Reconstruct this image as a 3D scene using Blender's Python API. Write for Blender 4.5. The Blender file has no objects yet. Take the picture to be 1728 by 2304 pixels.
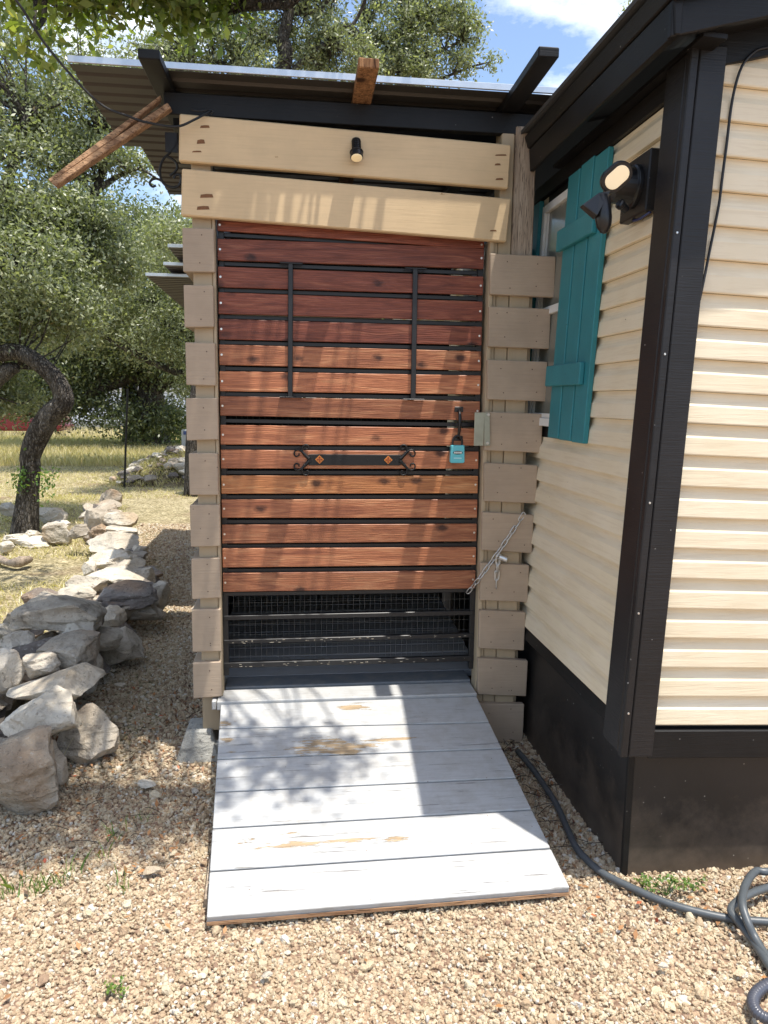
import bpy, math, random
import numpy as np
from mathutils import Vector, Matrix, Euler
random.seed(7); RNG = np.random.default_rng(7)
scene = bpy.context.scene
col = scene.collection

# ------------------------------------------------------------------ camera
F = 1720.0; CX, CY = 864.0, 1152.0
R = np.array([[0.9925188, -0.00372141, 0.12203516],
              [-0.12129042, -0.14439426, 0.98205852],
              [0.01396654, -0.98951324, -0.14376539]])
CAM = np.array([0.0, 0.0, 1.6])
cd = bpy.data.cameras.new('camera'); cam = bpy.data.objects.new('camera', cd); col.objects.link(cam)
cd.sensor_fit = 'VERTICAL'; cd.sensor_height = 36.0; cd.lens = F / 2304.0 * 36.0
cd.clip_start = 0.05; cd.clip_end = 500.0
M = Matrix(((R[0, 0], -R[0, 1], -R[0, 2]), (R[1, 0], -R[1, 1], -R[1, 2]), (R[2, 0], -R[2, 1], -R[2, 2]))).to_4x4()
M.translation = Vector(CAM); cam.matrix_world = M
scene.camera = cam

# ------------------------------------------------------------------ sun, sky, exposure
SUN_TRAVEL = Vector((-0.194, 0.178, -1.0)).normalized()
SUN_EL = math.asin(-SUN_TRAVEL.z); SUN_AZ = math.atan2(-SUN_TRAVEL.x, -SUN_TRAVEL.y)
sl = bpy.data.lights.new('sun', 'SUN'); sun = bpy.data.objects.new('sun', sl); col.objects.link(sun)
sl.energy = 3.8; sl.angle = math.radians(0.53); sl.color = (1.0, 0.955, 0.88)
sun.rotation_euler = SUN_TRAVEL.to_track_quat('-Z', 'Y').to_euler()
world = bpy.data.worlds.new('World'); scene.world = world; world.use_nodes = True
wt = world.node_tree; wt.nodes.clear()
wo = wt.nodes.new('ShaderNodeOutputWorld'); bg = wt.nodes.new('ShaderNodeBackground')
sky = wt.nodes.new('ShaderNodeTexSky'); sky.sky_type = 'NISHITA'; sky.sun_disc = False
sky.sun_elevation = SUN_EL; sky.sun_rotation = SUN_AZ; sky.dust_density = 1.6; sky.ozone_density = 1.0; sky.altitude = 300
bg.inputs['Strength'].default_value = 0.15
tcw = wt.nodes.new('ShaderNodeTexCoord'); mpw = wt.nodes.new('ShaderNodeMapping'); mpw.inputs['Scale'].default_value = (1, 1, 2.2)
nzw = wt.nodes.new('ShaderNodeTexNoise'); nzw.inputs['Scale'].default_value = 3.1; nzw.inputs['Detail'].default_value = 9; nzw.inputs['Roughness'].default_value = 0.6
rw = wt.nodes.new('ShaderNodeValToRGB'); rw.color_ramp.elements[0].position = 0.50; rw.color_ramp.elements[1].position = 0.66
mxw = wt.nodes.new('ShaderNodeMix'); mxw.data_type = 'RGBA'
mxw.inputs[7].default_value = (7.2, 7.4, 7.6, 1)
L = wt.links.new
L(tcw.outputs['Generated'], mpw.inputs[0]); L(mpw.outputs[0], nzw.inputs['Vector']); L(nzw.outputs[0], rw.inputs[0])
L(rw.outputs[0], mxw.inputs[0]); L(sky.outputs[0], mxw.inputs[6]); L(mxw.outputs[2], bg.inputs[0]); L(bg.outputs[0], wo.inputs[0])
scene.view_settings.view_transform = 'Standard'; scene.view_settings.look = 'None'
scene.view_settings.exposure = 0.8; scene.view_settings.gamma = 1.0; scene.view_settings.use_curve_mapping = False
scene.render.engine = 'CYCLES'
scene.cycles.max_bounces = 8; scene.cycles.diffuse_bounces = 4; scene.cycles.transparent_max_bounces = 8

# ------------------------------------------------------------------ geometry of the site
def ray(x, y): return R @ np.array([x - CX, y - CY, F])
def on(x, y, ax, val):                       # point of a real plane (axis ax = val) seen at photo position x, y
    d = ray(x, y); return CAM + (val - CAM[ax]) / d[ax] * d
def lean(x, y, off=0.0):                     # point on the leaning side wall of the house
    d = ray(x, y); a = np.array([1, 0, -.038]); k = 1.10 - .019 + off
    return CAM + (k - a @ CAM) / (a @ d) * d
def onramp(x, y):
    d = ray(x, y); t = (.035 + .2 * (CAM[1] - 2.19) - CAM[2]) / (d[2] - .2 * d[1]); return CAM + t * d

# ------------------------------------------------------------------ mesh helpers
class MB:
    def __init__(s): s.v = []; s.f = []
    def add(s, vs, fs):
        n = len(s.v); s.v += [tuple(map(float, v)) for v in vs]; s.f += [tuple(i + n for i in f) for f in fs]; return s
    def prism(s, pts, vec):
        n = len(pts); vec = np.array(vec, float); pts = [np.array(p, float) for p in pts]
        fs = [tuple(range(n)), tuple(range(2 * n - 1, n - 1, -1))] + [((i + 1) % n, i, i + n, (i + 1) % n + n) for i in range(n)]
        return s.add(pts + [p + vec for p in pts], fs)
    def box(s, a, b):
        x0, y0, z0 = [min(a[i], b[i]) for i in range(3)]; x1, y1, z1 = [max(a[i], b[i]) for i in range(3)]
        return s.prism([(x0, y0, z0), (x1, y0, z0), (x1, y0, z1), (x0, y0, z1)], (0, y1 - y0, 0))
    def tube(s, pts, r, n=8, cap=True, smooth=0):
        pts = [Vector(tuple(map(float, p))) for p in pts]
        rs = list(r) if hasattr(r, '__len__') else [r] * len(pts)
        if smooth:
            q = []; qr = []
            for i in range(len(pts) - 1):
                p0 = pts[max(i - 1, 0)]; p1 = pts[i]; p2 = pts[i + 1]; p3 = pts[min(i + 2, len(pts) - 1)]
                for k in range(smooth):
                    t = k / smooth
                    q.append(0.5 * ((2 * p1) + (p2 - p0) * t + (2 * p0 - 5 * p1 + 4 * p2 - p3) * t * t + (3 * p1 - p0 - 3 * p2 + p3) * t ** 3))
                    qr.append(rs[i] * (1 - t) + rs[i + 1] * t)
            q.append(pts[-1]); qr.append(rs[-1]); pts, rs = q, qr
        vs = []; fs = []; up = None
        for i, p in enumerate(pts):
            d = (pts[min(i + 1, len(pts) - 1)] - pts[max(i - 1, 0)]).normalized()
            if up is None: up = d.orthogonal().normalized()
            up = (up - d * up.dot(d))
            up = up.normalized() if up.length > 1e-6 else d.orthogonal().normalized()
            w = d.cross(up)
            for k in range(n):
                a = 2 * math.pi * k / n
                vs.append(p + (up * math.cos(a) + w * math.sin(a)) * rs[i])
        for i in range(len(pts) - 1):
            for k in range(n):
                a = i * n + k; b = i * n + (k + 1) % n; fs.append((a, b, b + n, a + n))
        if cap: fs.append(tuple(range(n - 1, -1, -1))); fs.append(tuple((len(pts) - 1) * n + k for k in range(n)))
        return s.add(vs, fs)
    def ring(s, c, ax, r, tr, n=14, m=6, sx=1.0, sy=1.0, a0=0, a1=2 * math.pi):
        ax = Vector(ax).normalized(); u = ax.orthogonal().normalized(); w = ax.cross(u); c = Vector(c)
        closed = abs(a1 - a0) > 6.28
        pts = [c + u * (math.cos(a0 + (a1 - a0) * k / n) * r * sx) + w * (math.sin(a0 + (a1 - a0) * k / n) * r * sy) for k in range(n + 1)]
        return s.tube(pts, tr, m, cap=not closed)
    def lathe(s, c, ax, prof, n=16):
        ax = Vector(ax).normalized(); u = ax.orthogonal().normalized(); w = ax.cross(u); c = Vector(c); vs = []; fs = []
        for (h, r) in prof:
            for k in range(n):
                a = 2 * math.pi * k / n; vs.append(c + ax * h + (u * math.cos(a) + w * math.sin(a)) * r)
        for i in range(len(prof) - 1):
            for k in range(n):
                a = i * n + k; b = i * n + (k + 1) % n; fs.append((a, a + n, b + n, b))
        fs.append(tuple(range(n))); fs.append(tuple((len(prof) - 1) * n + k for k in range(n - 1, -1, -1)))
        return s.add(vs, fs)

def mesh_np(name, verts, faces):
    """verts (N,3), faces (M,k) arrays of one polygon size"""
    me = bpy.data.meshes.new(name); verts = np.asarray(verts, np.float32); faces = np.asarray(faces, np.int32)
    me.vertices.add(len(verts)); me.vertices.foreach_set('co', verts.ravel())
    k = faces.shape[1]; me.loops.add(faces.size); me.loops.foreach_set('vertex_index', faces.ravel())
    me.polygons.add(len(faces)); me.polygons.foreach_set('loop_start', np.arange(0, faces.size, k, dtype=np.int32))
    me.update(calc_edges=True); return me

EMP = {}
def thing(name, label, cat, loc, group=None, kind=None):
    o = bpy.data.objects.new(name, None); col.objects.link(o); o.empty_display_size = 0.1
    o.location = tuple(map(float, loc)); o['label'] = label; o['category'] = cat
    if group: o['group'] = group
    if kind: o['kind'] = kind
    EMP[o.name] = Vector(tuple(map(float, loc))); return o
def wloc(o):
    v = Vector(o.location)
    while o.parent: o = o.parent; v += Vector(o.location)
    return v
def obj(name, mb, m, parent=None, bevel=0.0, label=None, cat=None, group=None, kind=None, smooth=False, seg=1, ang=40, base=False):
    if isinstance(mb, MB):
        vs = np.array(mb.v)
        c = (vs.min(0) + vs.max(0)) / 2
        if parent is None and not base: c[2] = vs[:, 2].min()
        me = bpy.data.meshes.new(name); me.from_pydata([tuple(v - c) for v in vs], [], mb.f); me.validate(); me.update()
        c = Vector(c)
    else: me, c = mb, Vector((0, 0, 0))
    o = bpy.data.objects.new(name, me); col.objects.link(o)
    if parent is not None: o.parent = parent; o.location = c - wloc(parent)
    else: o.location = c
    if m is not None and len(me.materials) == 0: me.materials.append(m)
    if smooth: me.polygons.foreach_set('use_smooth', [True] * len(me.polygons))
    if bevel:
        b = o.modifiers.new('bevel', 'BEVEL'); b.width = bevel; b.segments = seg; b.limit_method = 'ANGLE'; b.angle_limit = math.radians(ang)
    if label: o['label'] = label
    if cat: o['category'] = cat
    if group: o['group'] = group
    if kind: o['kind'] = kind
    return o

# ------------------------------------------------------------------ materials
class MT:
    def __init__(s, name):
        s.m = bpy.data.materials.new(name); s.m.use_nodes = True; s.t = s.m.node_tree; s.t.nodes.clear()
        s.out = s.n('OutputMaterial'); s.b = s.n('BsdfPrincipled'); s.l(s.b.outputs[0], s.out.inputs[0])
    def n(s, k, **kw):
        nd = s.t.nodes.new('ShaderNode' + k)
        for a, v in kw.items(): setattr(nd, a, v)
        return nd
    def l(s, a, b): s.t.links.new(a, b)
    def coords(s, scale=(1, 1, 1), rnd=True, kind='Object', rot=(0, 0, 0)):
        tc = s.n('TexCoord'); mp = s.n('Mapping'); mp.inputs['Scale'].default_value = scale; mp.inputs['Rotation'].default_value = rot
        src = tc.outputs[kind]
        if kind == 'World':
            pass
        if rnd:
            oi = s.n('ObjectInfo'); ad = s.n('VectorMath', operation='MULTIPLY_ADD')
            ad.inputs[1].default_value = (37.7, 91.3, 53.1); s.l(oi.outputs['Random'], ad.inputs[0]); s.l(src, ad.inputs[2]); src = ad.outputs[0]
        s.l(src, mp.inputs[0]); return mp.outputs[0]
    def world(s, scale=(1, 1, 1)):
        g = s.n('NewGeometry'); mp = s.n('Mapping'); mp.inputs['Scale'].default_value = scale; s.l(g.outputs['Position'], mp.inputs[0]); return mp.outputs[0]
    def noise(s, v, sc, det=4, ro=.6, dist=0):
        n = s.n('TexNoise'); n.inputs['Scale'].default_value = sc; n.inputs['Detail'].default_value = det; n.inputs['Roughness'].default_value = ro
        n.inputs['Distortion'].default_value = dist; s.l(v, n.inputs['Vector']); return n.outputs['Fac']
    def vor(s, v, sc, out='Distance', feat='F1'):
        n = s.n('TexVoronoi'); n.feature = feat; n.inputs['Scale'].default_value = sc; s.l(v, n.inputs['Vector']); return n.outputs[out]
    def ramp(s, f, stops):
        r = s.n('ValToRGB'); e = r.color_ramp.elements
        while len(e) < len(stops): e.new(.5)
        for i, (p, c) in enumerate(stops):
            e[i].position = p; e[i].color = (c, c, c, 1) if not hasattr(c, '__len__') else (*c, 1)
        s.l(f, r.inputs[0]); return r.outputs[0]
    def mix(s, f, a, b, mode='MIX'):
        m = s.n('Mix'); m.data_type = 'RGBA'; m.blend_type = mode
        for i, v in ((0, f), (6, a), (7, b)):
            if hasattr(v, 'is_output'): s.l(v, m.inputs[i])
            elif i == 0: m.inputs[0].default_value = v
            else: m.inputs[i].default_value = (*v, 1) if hasattr(v, '__len__') else (v, v, v, 1)
        return m.outputs[2]
    def math(s, op, a, b=0.0):
        m = s.n('Math', operation=op)
        for i, v in ((0, a), (1, b)):
            if hasattr(v, 'is_output'): s.l(v, m.inputs[i])
            else: m.inputs[i].default_value = v
        return m.outputs[0]
    def bump(s, h, st=.3, d=.01):
        b = s.n('Bump'); b.inputs['Strength'].default_value = st; b.inputs['Distance'].default_value = d
        s.l(h, b.inputs['Height']); s.l(b.outputs[0], s.b.inputs['Normal']); return s
    def col(s, c):
        if hasattr(c, 'is_output'): s.l(c, s.b.inputs['Base Color'])
        else: s.b.inputs['Base Color'].default_value = (*c, 1)
        return s
    def set(s, rough=.6, metal=0, spec=.5):
        if hasattr(rough, 'is_output'): s.l(rough, s.b.inputs['Roughness'])
        else: s.b.inputs['Roughness'].default_value = rough
        s.b.inputs['Metallic'].default_value = metal; s.b.inputs['Specular IOR Level'].default_value = spec; return s

def stained(name, c1, c2, c3, horiz=True):
    s = MT(name); sc = (1.0, 6, 9) if horiz else (9, 6, 1.0)
    v = s.coords(sc); v2 = s.coords((2.5, 3, 60) if horiz else (60, 3, 2.5))
    g = s.noise(v, 3.0, 6, .6, 1.6); fine = s.noise(v2, 3.0, 3, .7)
    kv = s.coords((8, 8, 13)); k = s.vor(kv, .75)
    knot = s.ramp(s.math('ADD', k, s.math('MULTIPLY', s.noise(kv, 6, 3), .16)), [(.17, 1.0), (.30, 0.0)])
    wv = s.n('TexWave'); wv.wave_type = 'BANDS'; wv.bands_direction = 'Z'; wv.inputs['Scale'].default_value = 5; wv.inputs['Distortion'].default_value = 14
    wv.inputs['Detail'].default_value = 2.5; wv.inputs['Detail Scale'].default_value = .7; s.l(s.coords((1.1, 6, 8)), wv.inputs['Vector'])
    c = s.ramp(g, [(.3, c1), (.52, c2), (.72, c3)])
    c = s.mix(s.math('MULTIPLY', wv.outputs['Fac'], .38), c, c1)
    c = s.mix(s.math('MULTIPLY', s.ramp(fine, [(.35, 1.0), (.6, 0.0)]), .35), c, tuple(x * .45 for x in c1))
    c = s.mix(knot, c, tuple(x * .28 for x in c1))
    oi = s.n('ObjectInfo'); c = s.mix(1.0, c, s.ramp(oi.outputs['Random'], [(0, .85), (1, 1.3)]), 'MULTIPLY')
    s.col(c).set(s.ramp(fine, [(.3, .62), (.7, .38)]), spec=.45); s.bump(s.math('ADD', fine, s.math('MULTIPLY', wv.outputs['Fac'], .5)), .35, .003); return s.m

def painted(name, c, var=.12, rough=.6, grain=(2, 2, 40), spots=.0, bump=.25, spotcol=None, chips=0, chipcol=(.3, .2, .1), spec=.4, dust=0):
    s = MT(name); v = s.coords((1, 1, 1)); g = s.noise(s.coords(grain), 3, 4, .6)
    big = s.noise(v, 4, 4, .6)
    cc = s.mix(s.ramp(big, [(.35, 0.0), (.65, 1.0)]), tuple(x * (1 - var) for x in c), tuple(min(1, x * (1 + var)) for x in c))
    cc = s.mix(s.math('MULTIPLY', s.ramp(g, [(.3, 1.0), (.55, 0.0)]), .18), cc, tuple(x * .6 for x in c))
    if spots:
        k = s.vor(v, 26); sp = s.ramp(k, [(.05, 1.0), (.075, 0.0)]); k2 = s.noise(s.coords((1, 1, 1)), 9, 2); k3 = s.ramp(k2, [(.50, 0.0), (.58, 1.0)])
        cc = s.mix(s.math('MULTIPLY', sp, k3), cc, spotcol or tuple(x * .3 for x in c))
    if chips:
        ch = s.noise(s.coords((1.6, 3, 7)), 5, 7, .65); f = s.ramp(ch, [(chips, 0.0), (chips + .012, 1.0)])
        cc = s.mix(f, cc, chipcol)
    if dust:
        wp = s.n('SeparateXYZ'); s.l(s.world(), wp.inputs[0]); dn = s.noise(s.world(), 9, 7, .72)
        hh = s.math('SUBTRACT', s.math('MULTIPLY', dn, .55), wp.outputs[2]); cc = s.mix(s.math('MULTIPLY', s.ramp(hh, [(.0, 0.0), (.30, 1.0)]), dust), cc, (.24, .18, .13))
        scr = s.noise(s.coords((3, 3, 22), rot=(.5, .3, 0)), 4, 4, .7); cc = s.mix(s.math('MULTIPLY', s.ramp(scr, [(.70, 0.0), (.74, 1.0)]), .35), cc, (.3, .28, .26))
    s.col(cc).set(rough, spec=spec); s.bump(g, bump, .002); return s.m

def plain(name, c, rough=.5, metal=0, spec=.5, nsc=30, var=.15, b=.1):
    s = MT(name); n = s.noise(s.coords(), nsc, 4)
    s.col(s.mix(n, tuple(x * (1 - var) for x in c), tuple(min(1, x * (1 + var)) for x in c))).set(rough, metal, spec); s.bump(n, b, .001); return s.m

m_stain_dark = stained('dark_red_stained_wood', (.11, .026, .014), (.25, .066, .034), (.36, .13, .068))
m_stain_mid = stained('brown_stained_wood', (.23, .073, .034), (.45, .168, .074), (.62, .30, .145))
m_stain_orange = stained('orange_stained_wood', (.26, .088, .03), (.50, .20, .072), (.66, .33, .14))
m_cream = painted('cream_painted_board', (.68, .50, .29), .06, .6, (2, 2, 45), 0, .35, chips=.70, chipcol=(.28, .13, .05))
m_tan = painted('tan_painted_block', (.41, .315, .225), .10, .62, (2, 2, 60), 1, .6)
m_tan2 = painted('tan_painted_post', (.44, .345, .225), .05, .6, (9, 9, 1), .0, .2)
m_black = painted('black_painted_wood', (.0085, .008, .008), .3, .5, (2, 2, 60), 1, .5, spotcol=(.2, .19, .18), spec=.28)
m_blackv = painted('black_painted_upright', (.012, .011, .0115), .3, .45, (3, 3, 70), 1, .6, spotcol=(.4, .38, .35), spec=.4)
m_skirt = painted('black_skirting_paint', (.012, .0105, .010), .25, .45, (12, 12, 12), 1, .15, spotcol=(.4, .38, .34), spec=.5, dust=.35)
m_teal = painted('teal_painted_wood', (.03, .215, .245), .1, .5, (50, 50, 3), 1, .3, spotcol=(.005, .04, .05))
m_metalblk = plain('black_gate_metal', (.012, .012, .013), .4, 0, .5)
m_zinc = plain('zinc_screw', (.72, .70, .66), .3, .9)
m_galv = plain('galvanised_steel', (.62, .61, .58), .32, .85, nsc=60, var=.2)
m_latch = plain('latch_plate_steel', (.36, .37, .30), .32, .55, nsc=20, var=.25)
m_roofu = plain('bronze_roof_sheet', (.06, .052, .043), .5, .2, nsc=8, var=.1)
m_roofedge = plain('galvalume_roof_edge', (.6, .62, .64), .3, .7, nsc=15)
m_rubber = plain('grey_rubber_hose', (.075, .085, .092), .42, 0, .5, nsc=40, var=.25, b=.3)
m_cable = plain('black_cable', (.008, .008, .009), .5)
m_plastic = plain('black_plastic', (.009, .009, .010), .33, 0, .5, nsc=12)
m_tealpl = plain('teal_padlock_enamel', (.12, .52, .58), .35, .0, .5, nsc=50, var=.08)
m_gold = plain('gold_emblem', (.62, .22, .045), .4, .35, .5, nsc=80, var=.25)
m_white = painted('white_vinyl_frame', (.78, .77, .72), .03, .4, (3, 3, 3), 0, .05)
m_iron = plain('wrought_iron', (.012, .012, .012), .5, .3)

def weathered(name, c1, c2, ax='Z'):
    s = MT(name); sc = (22, 22, 1.2) if ax == 'Z' else (1.2, 22, 22)
    g = s.noise(s.coords(sc), 2.2, 7, .65, .4); k = s.vor(s.coords((5, 5, 2.2) if ax == 'Z' else (2.2, 5, 5)), 1.0)
    f = s.noise(s.coords(sc), 9, 3, .7)
    c = s.ramp(g, [(.3, c1), (.62, c2)]); c = s.mix(s.ramp(f, [(.36, 1.0), (.46, 0.0)]), c, tuple(x * .35 for x in c1))
    c = s.mix(s.ramp(k, [(.08, 1.0), (.16, 0.0)]), c, tuple(x * .45 for x in c1))
    s.col(c).set(.8, spec=.25); s.bump(s.math('ADD', g, f), .6, .004); return s.m
m_weather = weathered('weathered_grey_wood', (.24, .18, .13), (.46, .37, .28))
m_split = weathered('raw_split_wood', (.17, .085, .045), (.48, .29, .16), 'X')
m_rafterend = weathered('worn_brown_rafter', (.10, .04, .02), (.42, .22, .10), 'Z')

def siding_mat():
    s = MT('cream_vinyl_siding'); v = s.coords((.8, .8, 14)); g = s.noise(v, 6, 5, .6, .6)
    fine = s.noise(s.coords((1.5, 1.5, 60)), 5, 3, .7)
    d = s.noise(s.coords((1, 1, 1), rnd=True), 3, 4)
    c = s.mix(s.ramp(d, [(.35, 0.0), (.7, 1.0)]), (.74, .63, .44), (.80, .70, .52))
    c = s.mix(s.math('MULTIPLY', s.ramp(g, [(.38, 1.0), (.5, 0.0)]), .16), c, (.45, .32, .18))
    k = s.vor(s.coords((1, 1, 1)), 7); c = s.mix(s.ramp(k, [(.012, 1.0), (.02, 0.0)]), c, (.12, .08, .05))
    s.col(c).set(.5, spec=.4); s.bump(s.math('ADD', g, s.math('MULTIPLY', fine, .5)), .45, .0022); return s.m
m_siding = siding_mat()

def ramp_paint(name, c, chip, cc=(.50, .37, .23), spots=()):
    s = MT(name); v = s.coords((2.2, 7, 7)); ch = s.noise(v, 2.3, 9, .68); big = s.noise(s.coords((1, 2, 2)), 2.2, 2)
    h = s.math('ADD', s.math('MULTIPLY', ch, .6), s.math('MULTIPLY', big, .4))
    if spots:
        tc = s.n('TexCoord'); acc = None
        for (ox, oy, rx_, ry_) in spots:
            vs_ = s.n('VectorMath', operation='SUBTRACT'); s.l(tc.outputs['Object'], vs_.inputs[0]); vs_.inputs[1].default_value = (ox, oy, 0)
            vm = s.n('VectorMath', operation='MULTIPLY'); s.l(vs_.outputs[0], vm.inputs[0]); vm.inputs[1].default_value = (1 / rx_, 1 / ry_, 0)
            ln = s.n('VectorMath', operation='LENGTH'); s.l(vm.outputs[0], ln.inputs[0]); q = s.math('SUBTRACT', 1.35, ln.outputs['Value'])
            acc = q if acc is None else s.math('MAXIMUM', acc, q)
        fine_ = s.noise(s.coords((1.3, 9, 9), rnd=False), 7, 8, .72)
        h2 = s.math('ADD', s.math('MULTIPLY', s.math('MINIMUM', acc, .8), .26), s.math('MULTIPLY', s.math('SUBTRACT', fine_, .5), 1.5))
        h = s.math('MAXIMUM', h, s.math('ADD', h2, chip - .12))
    f = s.ramp(h, [(chip, 0.0), (chip + .006, 1.0)])
    edge = s.ramp(h, [(chip - .012, 0.0), (chip - .002, 1.0), ])
    gr = s.noise(s.coords((2, 40, 40)), 3, 5, .7); dirt = s.noise(s.coords((3, 3, 3)), 5, 5, .7)
    crack = s.ramp(s.noise(s.coords((.9, 26, 26)), 3.5, 5, .7), [(.335, 1.0), (.365, 0.0)])
    p = s.mix(s.math('MULTIPLY', s.ramp(dirt, [(.42, 0.0), (.72, 1.0)]), .5), c, (.33, .30, .255))
    p = s.mix(s.math('MULTIPLY', s.ramp(gr, [(.36, 1.0), (.5, 0.0)]), .28), p, (.26, .25, .235))
    p = s.mix(s.math('MULTIPLY', crack, .75), p, (.12, .10, .09))
    sp = s.vor(s.coords((1, 1, 1)), 19); p = s.mix(s.ramp(sp, [(.03, 1.0), (.045, 0.0)]), p, (.20, .13, .09))
    w = s.mix(s.ramp(gr, [(.35, 0.0), (.65, 1.0)]), tuple(x * .5 for x in cc), cc)
    s.col(s.mix(f, p, w)).set(.55, spec=.35)
    s.bump(s.math('ADD', s.math('MULTIPLY', f, -.7), s.math('ADD', s.math('MULTIPLY', gr, .25), s.math('MULTIPLY', crack, -.6))), .7, .003); return s.m
m_ramp = ramp_paint('pale_grey_ramp_paint', (.47, .475, .468), .66)
m_rampchip = ramp_paint('peeling_ramp_paint', (.47, .475, .468), .618)
m_deck = ramp_paint('grey_deck_paint', (.17, .185, .20), .70)
m_deckin = ramp_paint('dark_deck_paint', (.36, .36, .365), .74)

def stone_mat(name, a, b, c, warm=(.42, .25, .13)):
    s = MT(name); v = s.coords((1, 1, 1)); n = s.noise(v, 2.6, 8, .65, .4); n2 = s.noise(v, 12, 6, .7); n3 = s.noise(v, 1.7, 3, .5, .5)
    cc = s.ramp(n, [(.3, a), (.5, b), (.7, c)])
    cc = s.mix(s.math('MULTIPLY', s.ramp(n3, [(.53, 0.0), (.68, 1.0)]), .6), cc, warm)
    cc = s.mix(s.math('MULTIPLY', s.ramp(n2, [(.3, 1.0), (.46, 0.0)]), .45), cc, tuple(x * .4 for x in a))
    vein = s.noise(s.coords((1.5, 1.5, 11)), 3.0, 6, .7)
    cc = s.mix(s.math('MULTIPLY', s.ramp(vein, [(.36, 1.0), (.43, 0.0)]), .5), cc, tuple(x * .45 for x in a))
    n4 = s.noise(v, 45, 4, .7); pit = s.ramp(n4, [(.33, 1.0), (.40, 0.0)]); cc = s.mix(s.math('MULTIPLY', pit, .6), cc, tuple(x * .35 for x in a)); cc = s.mix(s.math('MULTIPLY', s.ramp(n4, [(.60, 0.0), (.68, 1.0)]), .35), cc, (.62, .60, .54))
    oi = s.n('ObjectInfo'); cc = s.mix(1.0, cc, s.ramp(oi.outputs['Random'], [(0, .8), (1, 1.15)]), 'MULTIPLY')
    s.col(cc).set(.85, spec=.25); s.bump(s.math('ADD', n, s.math('MULTIPLY', n2, .7)), 1.0, .035); return s.m
m_stone = stone_mat('limestone', (.23, .19, .145), (.43, .37, .29), (.62, .56, .47))
m_stonew = stone_mat('pale_limestone', (.42, .36, .28), (.60, .54, .44), (.74, .69, .59), (.50, .34, .18))
m_stoned = stone_mat('dark_limestone', (.10, .085, .075), (.18, .155, .135), (.30, .27, .24))
m_conc = stone_mat('concrete_pier', (.30, .29, .26), (.38, .37, .33), (.46, .45, .41), (.34, .33, .29))

def bark_mat():
    s = MT('oak_bark'); v = s.coords((1, 1, .35), rnd=False); dv = s.n('VectorMath', operation='MULTIPLY_ADD'); nn_ = s.n('TexNoise'); nn_.inputs['Scale'].default_value = 14; s.l(v, nn_.inputs['Vector']); s.l(nn_.outputs['Color'], dv.inputs[0]); dv.inputs[1].default_value = (.09, .09, .09); s.l(v, dv.inputs[2]); n = s.vor(dv.outputs[0], 44, feat='DISTANCE_TO_EDGE'); n2 = s.noise(v, 30, 6, .7); n3 = s.noise(v, 5, 4)
    c = s.ramp(n2, [(.32, (.035, .027, .02)), (.5, (.10, .085, .068)), (.68, (.30, .27, .23))])
    c = s.mix(s.math('MULTIPLY', s.ramp(n, [(0, 1.0), (.12, 0.0)]), .75), c, (.03, .023, .018)); c = s.mix(s.math('MULTIPLY', s.ramp(n3, [(.5, 0.0), (.7, 1.0)]), .5), c, (.28, .26, .23))
    s.col(c).set(.9, spec=.2); s.bump(s.math('ADD', s.math('MINIMUM', s.math('MULTIPLY', n, 5.0), 1.0), n2), 1.0, .02); return s.m
m_bark = bark_mat()
def leaf_mat(name, c1, c2, c3, tr=.3):
    s = MT(name); at = s.n('Attribute'); at.attribute_name = 'tint'; at.attribute_type = 'GEOMETRY'
    c = s.ramp(at.outputs['Fac'], [(0, c1), (.55, c2), (.93, c3), (1.0, (.30, .22, .08))])
    s.col(c).set(.40, spec=.6)
    t = s.n('BsdfTranslucent'); s.l(s.mix(1.0, c, (1.5, 1.7, .7), 'MULTIPLY'), t.inputs[0]); mx = s.n('MixShader'); mx.inputs[0].default_value = tr
    s.l(s.b.outputs[0], mx.inputs[1]); s.l(t.outputs[0], mx.inputs[2]); s.l(mx.outputs[0], s.out.inputs[0]); return s.m
m_leaf = leaf_mat('live_oak_leaves', (.12, .135, .075), (.25, .27, .15), (.44, .45, .30))
m_leafd = leaf_mat('dark_oak_leaves', (.065, .08, .036), (.14, .165, .075), (.28, .30, .16))
m_leafn = leaf_mat('near_oak_leaves', (.09, .13, .03), (.20, .24, .06), (.36, .36, .11), .45)
m_grassb = leaf_mat('dry_grass_blades', (.38, .33, .15), (.64, .54, .32), (.80, .72, .50), .3)
m_weed = leaf_mat('weed_leaves', (.07, .14, .03), (.14, .24, .05), (.28, .32, .08), .35)

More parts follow.
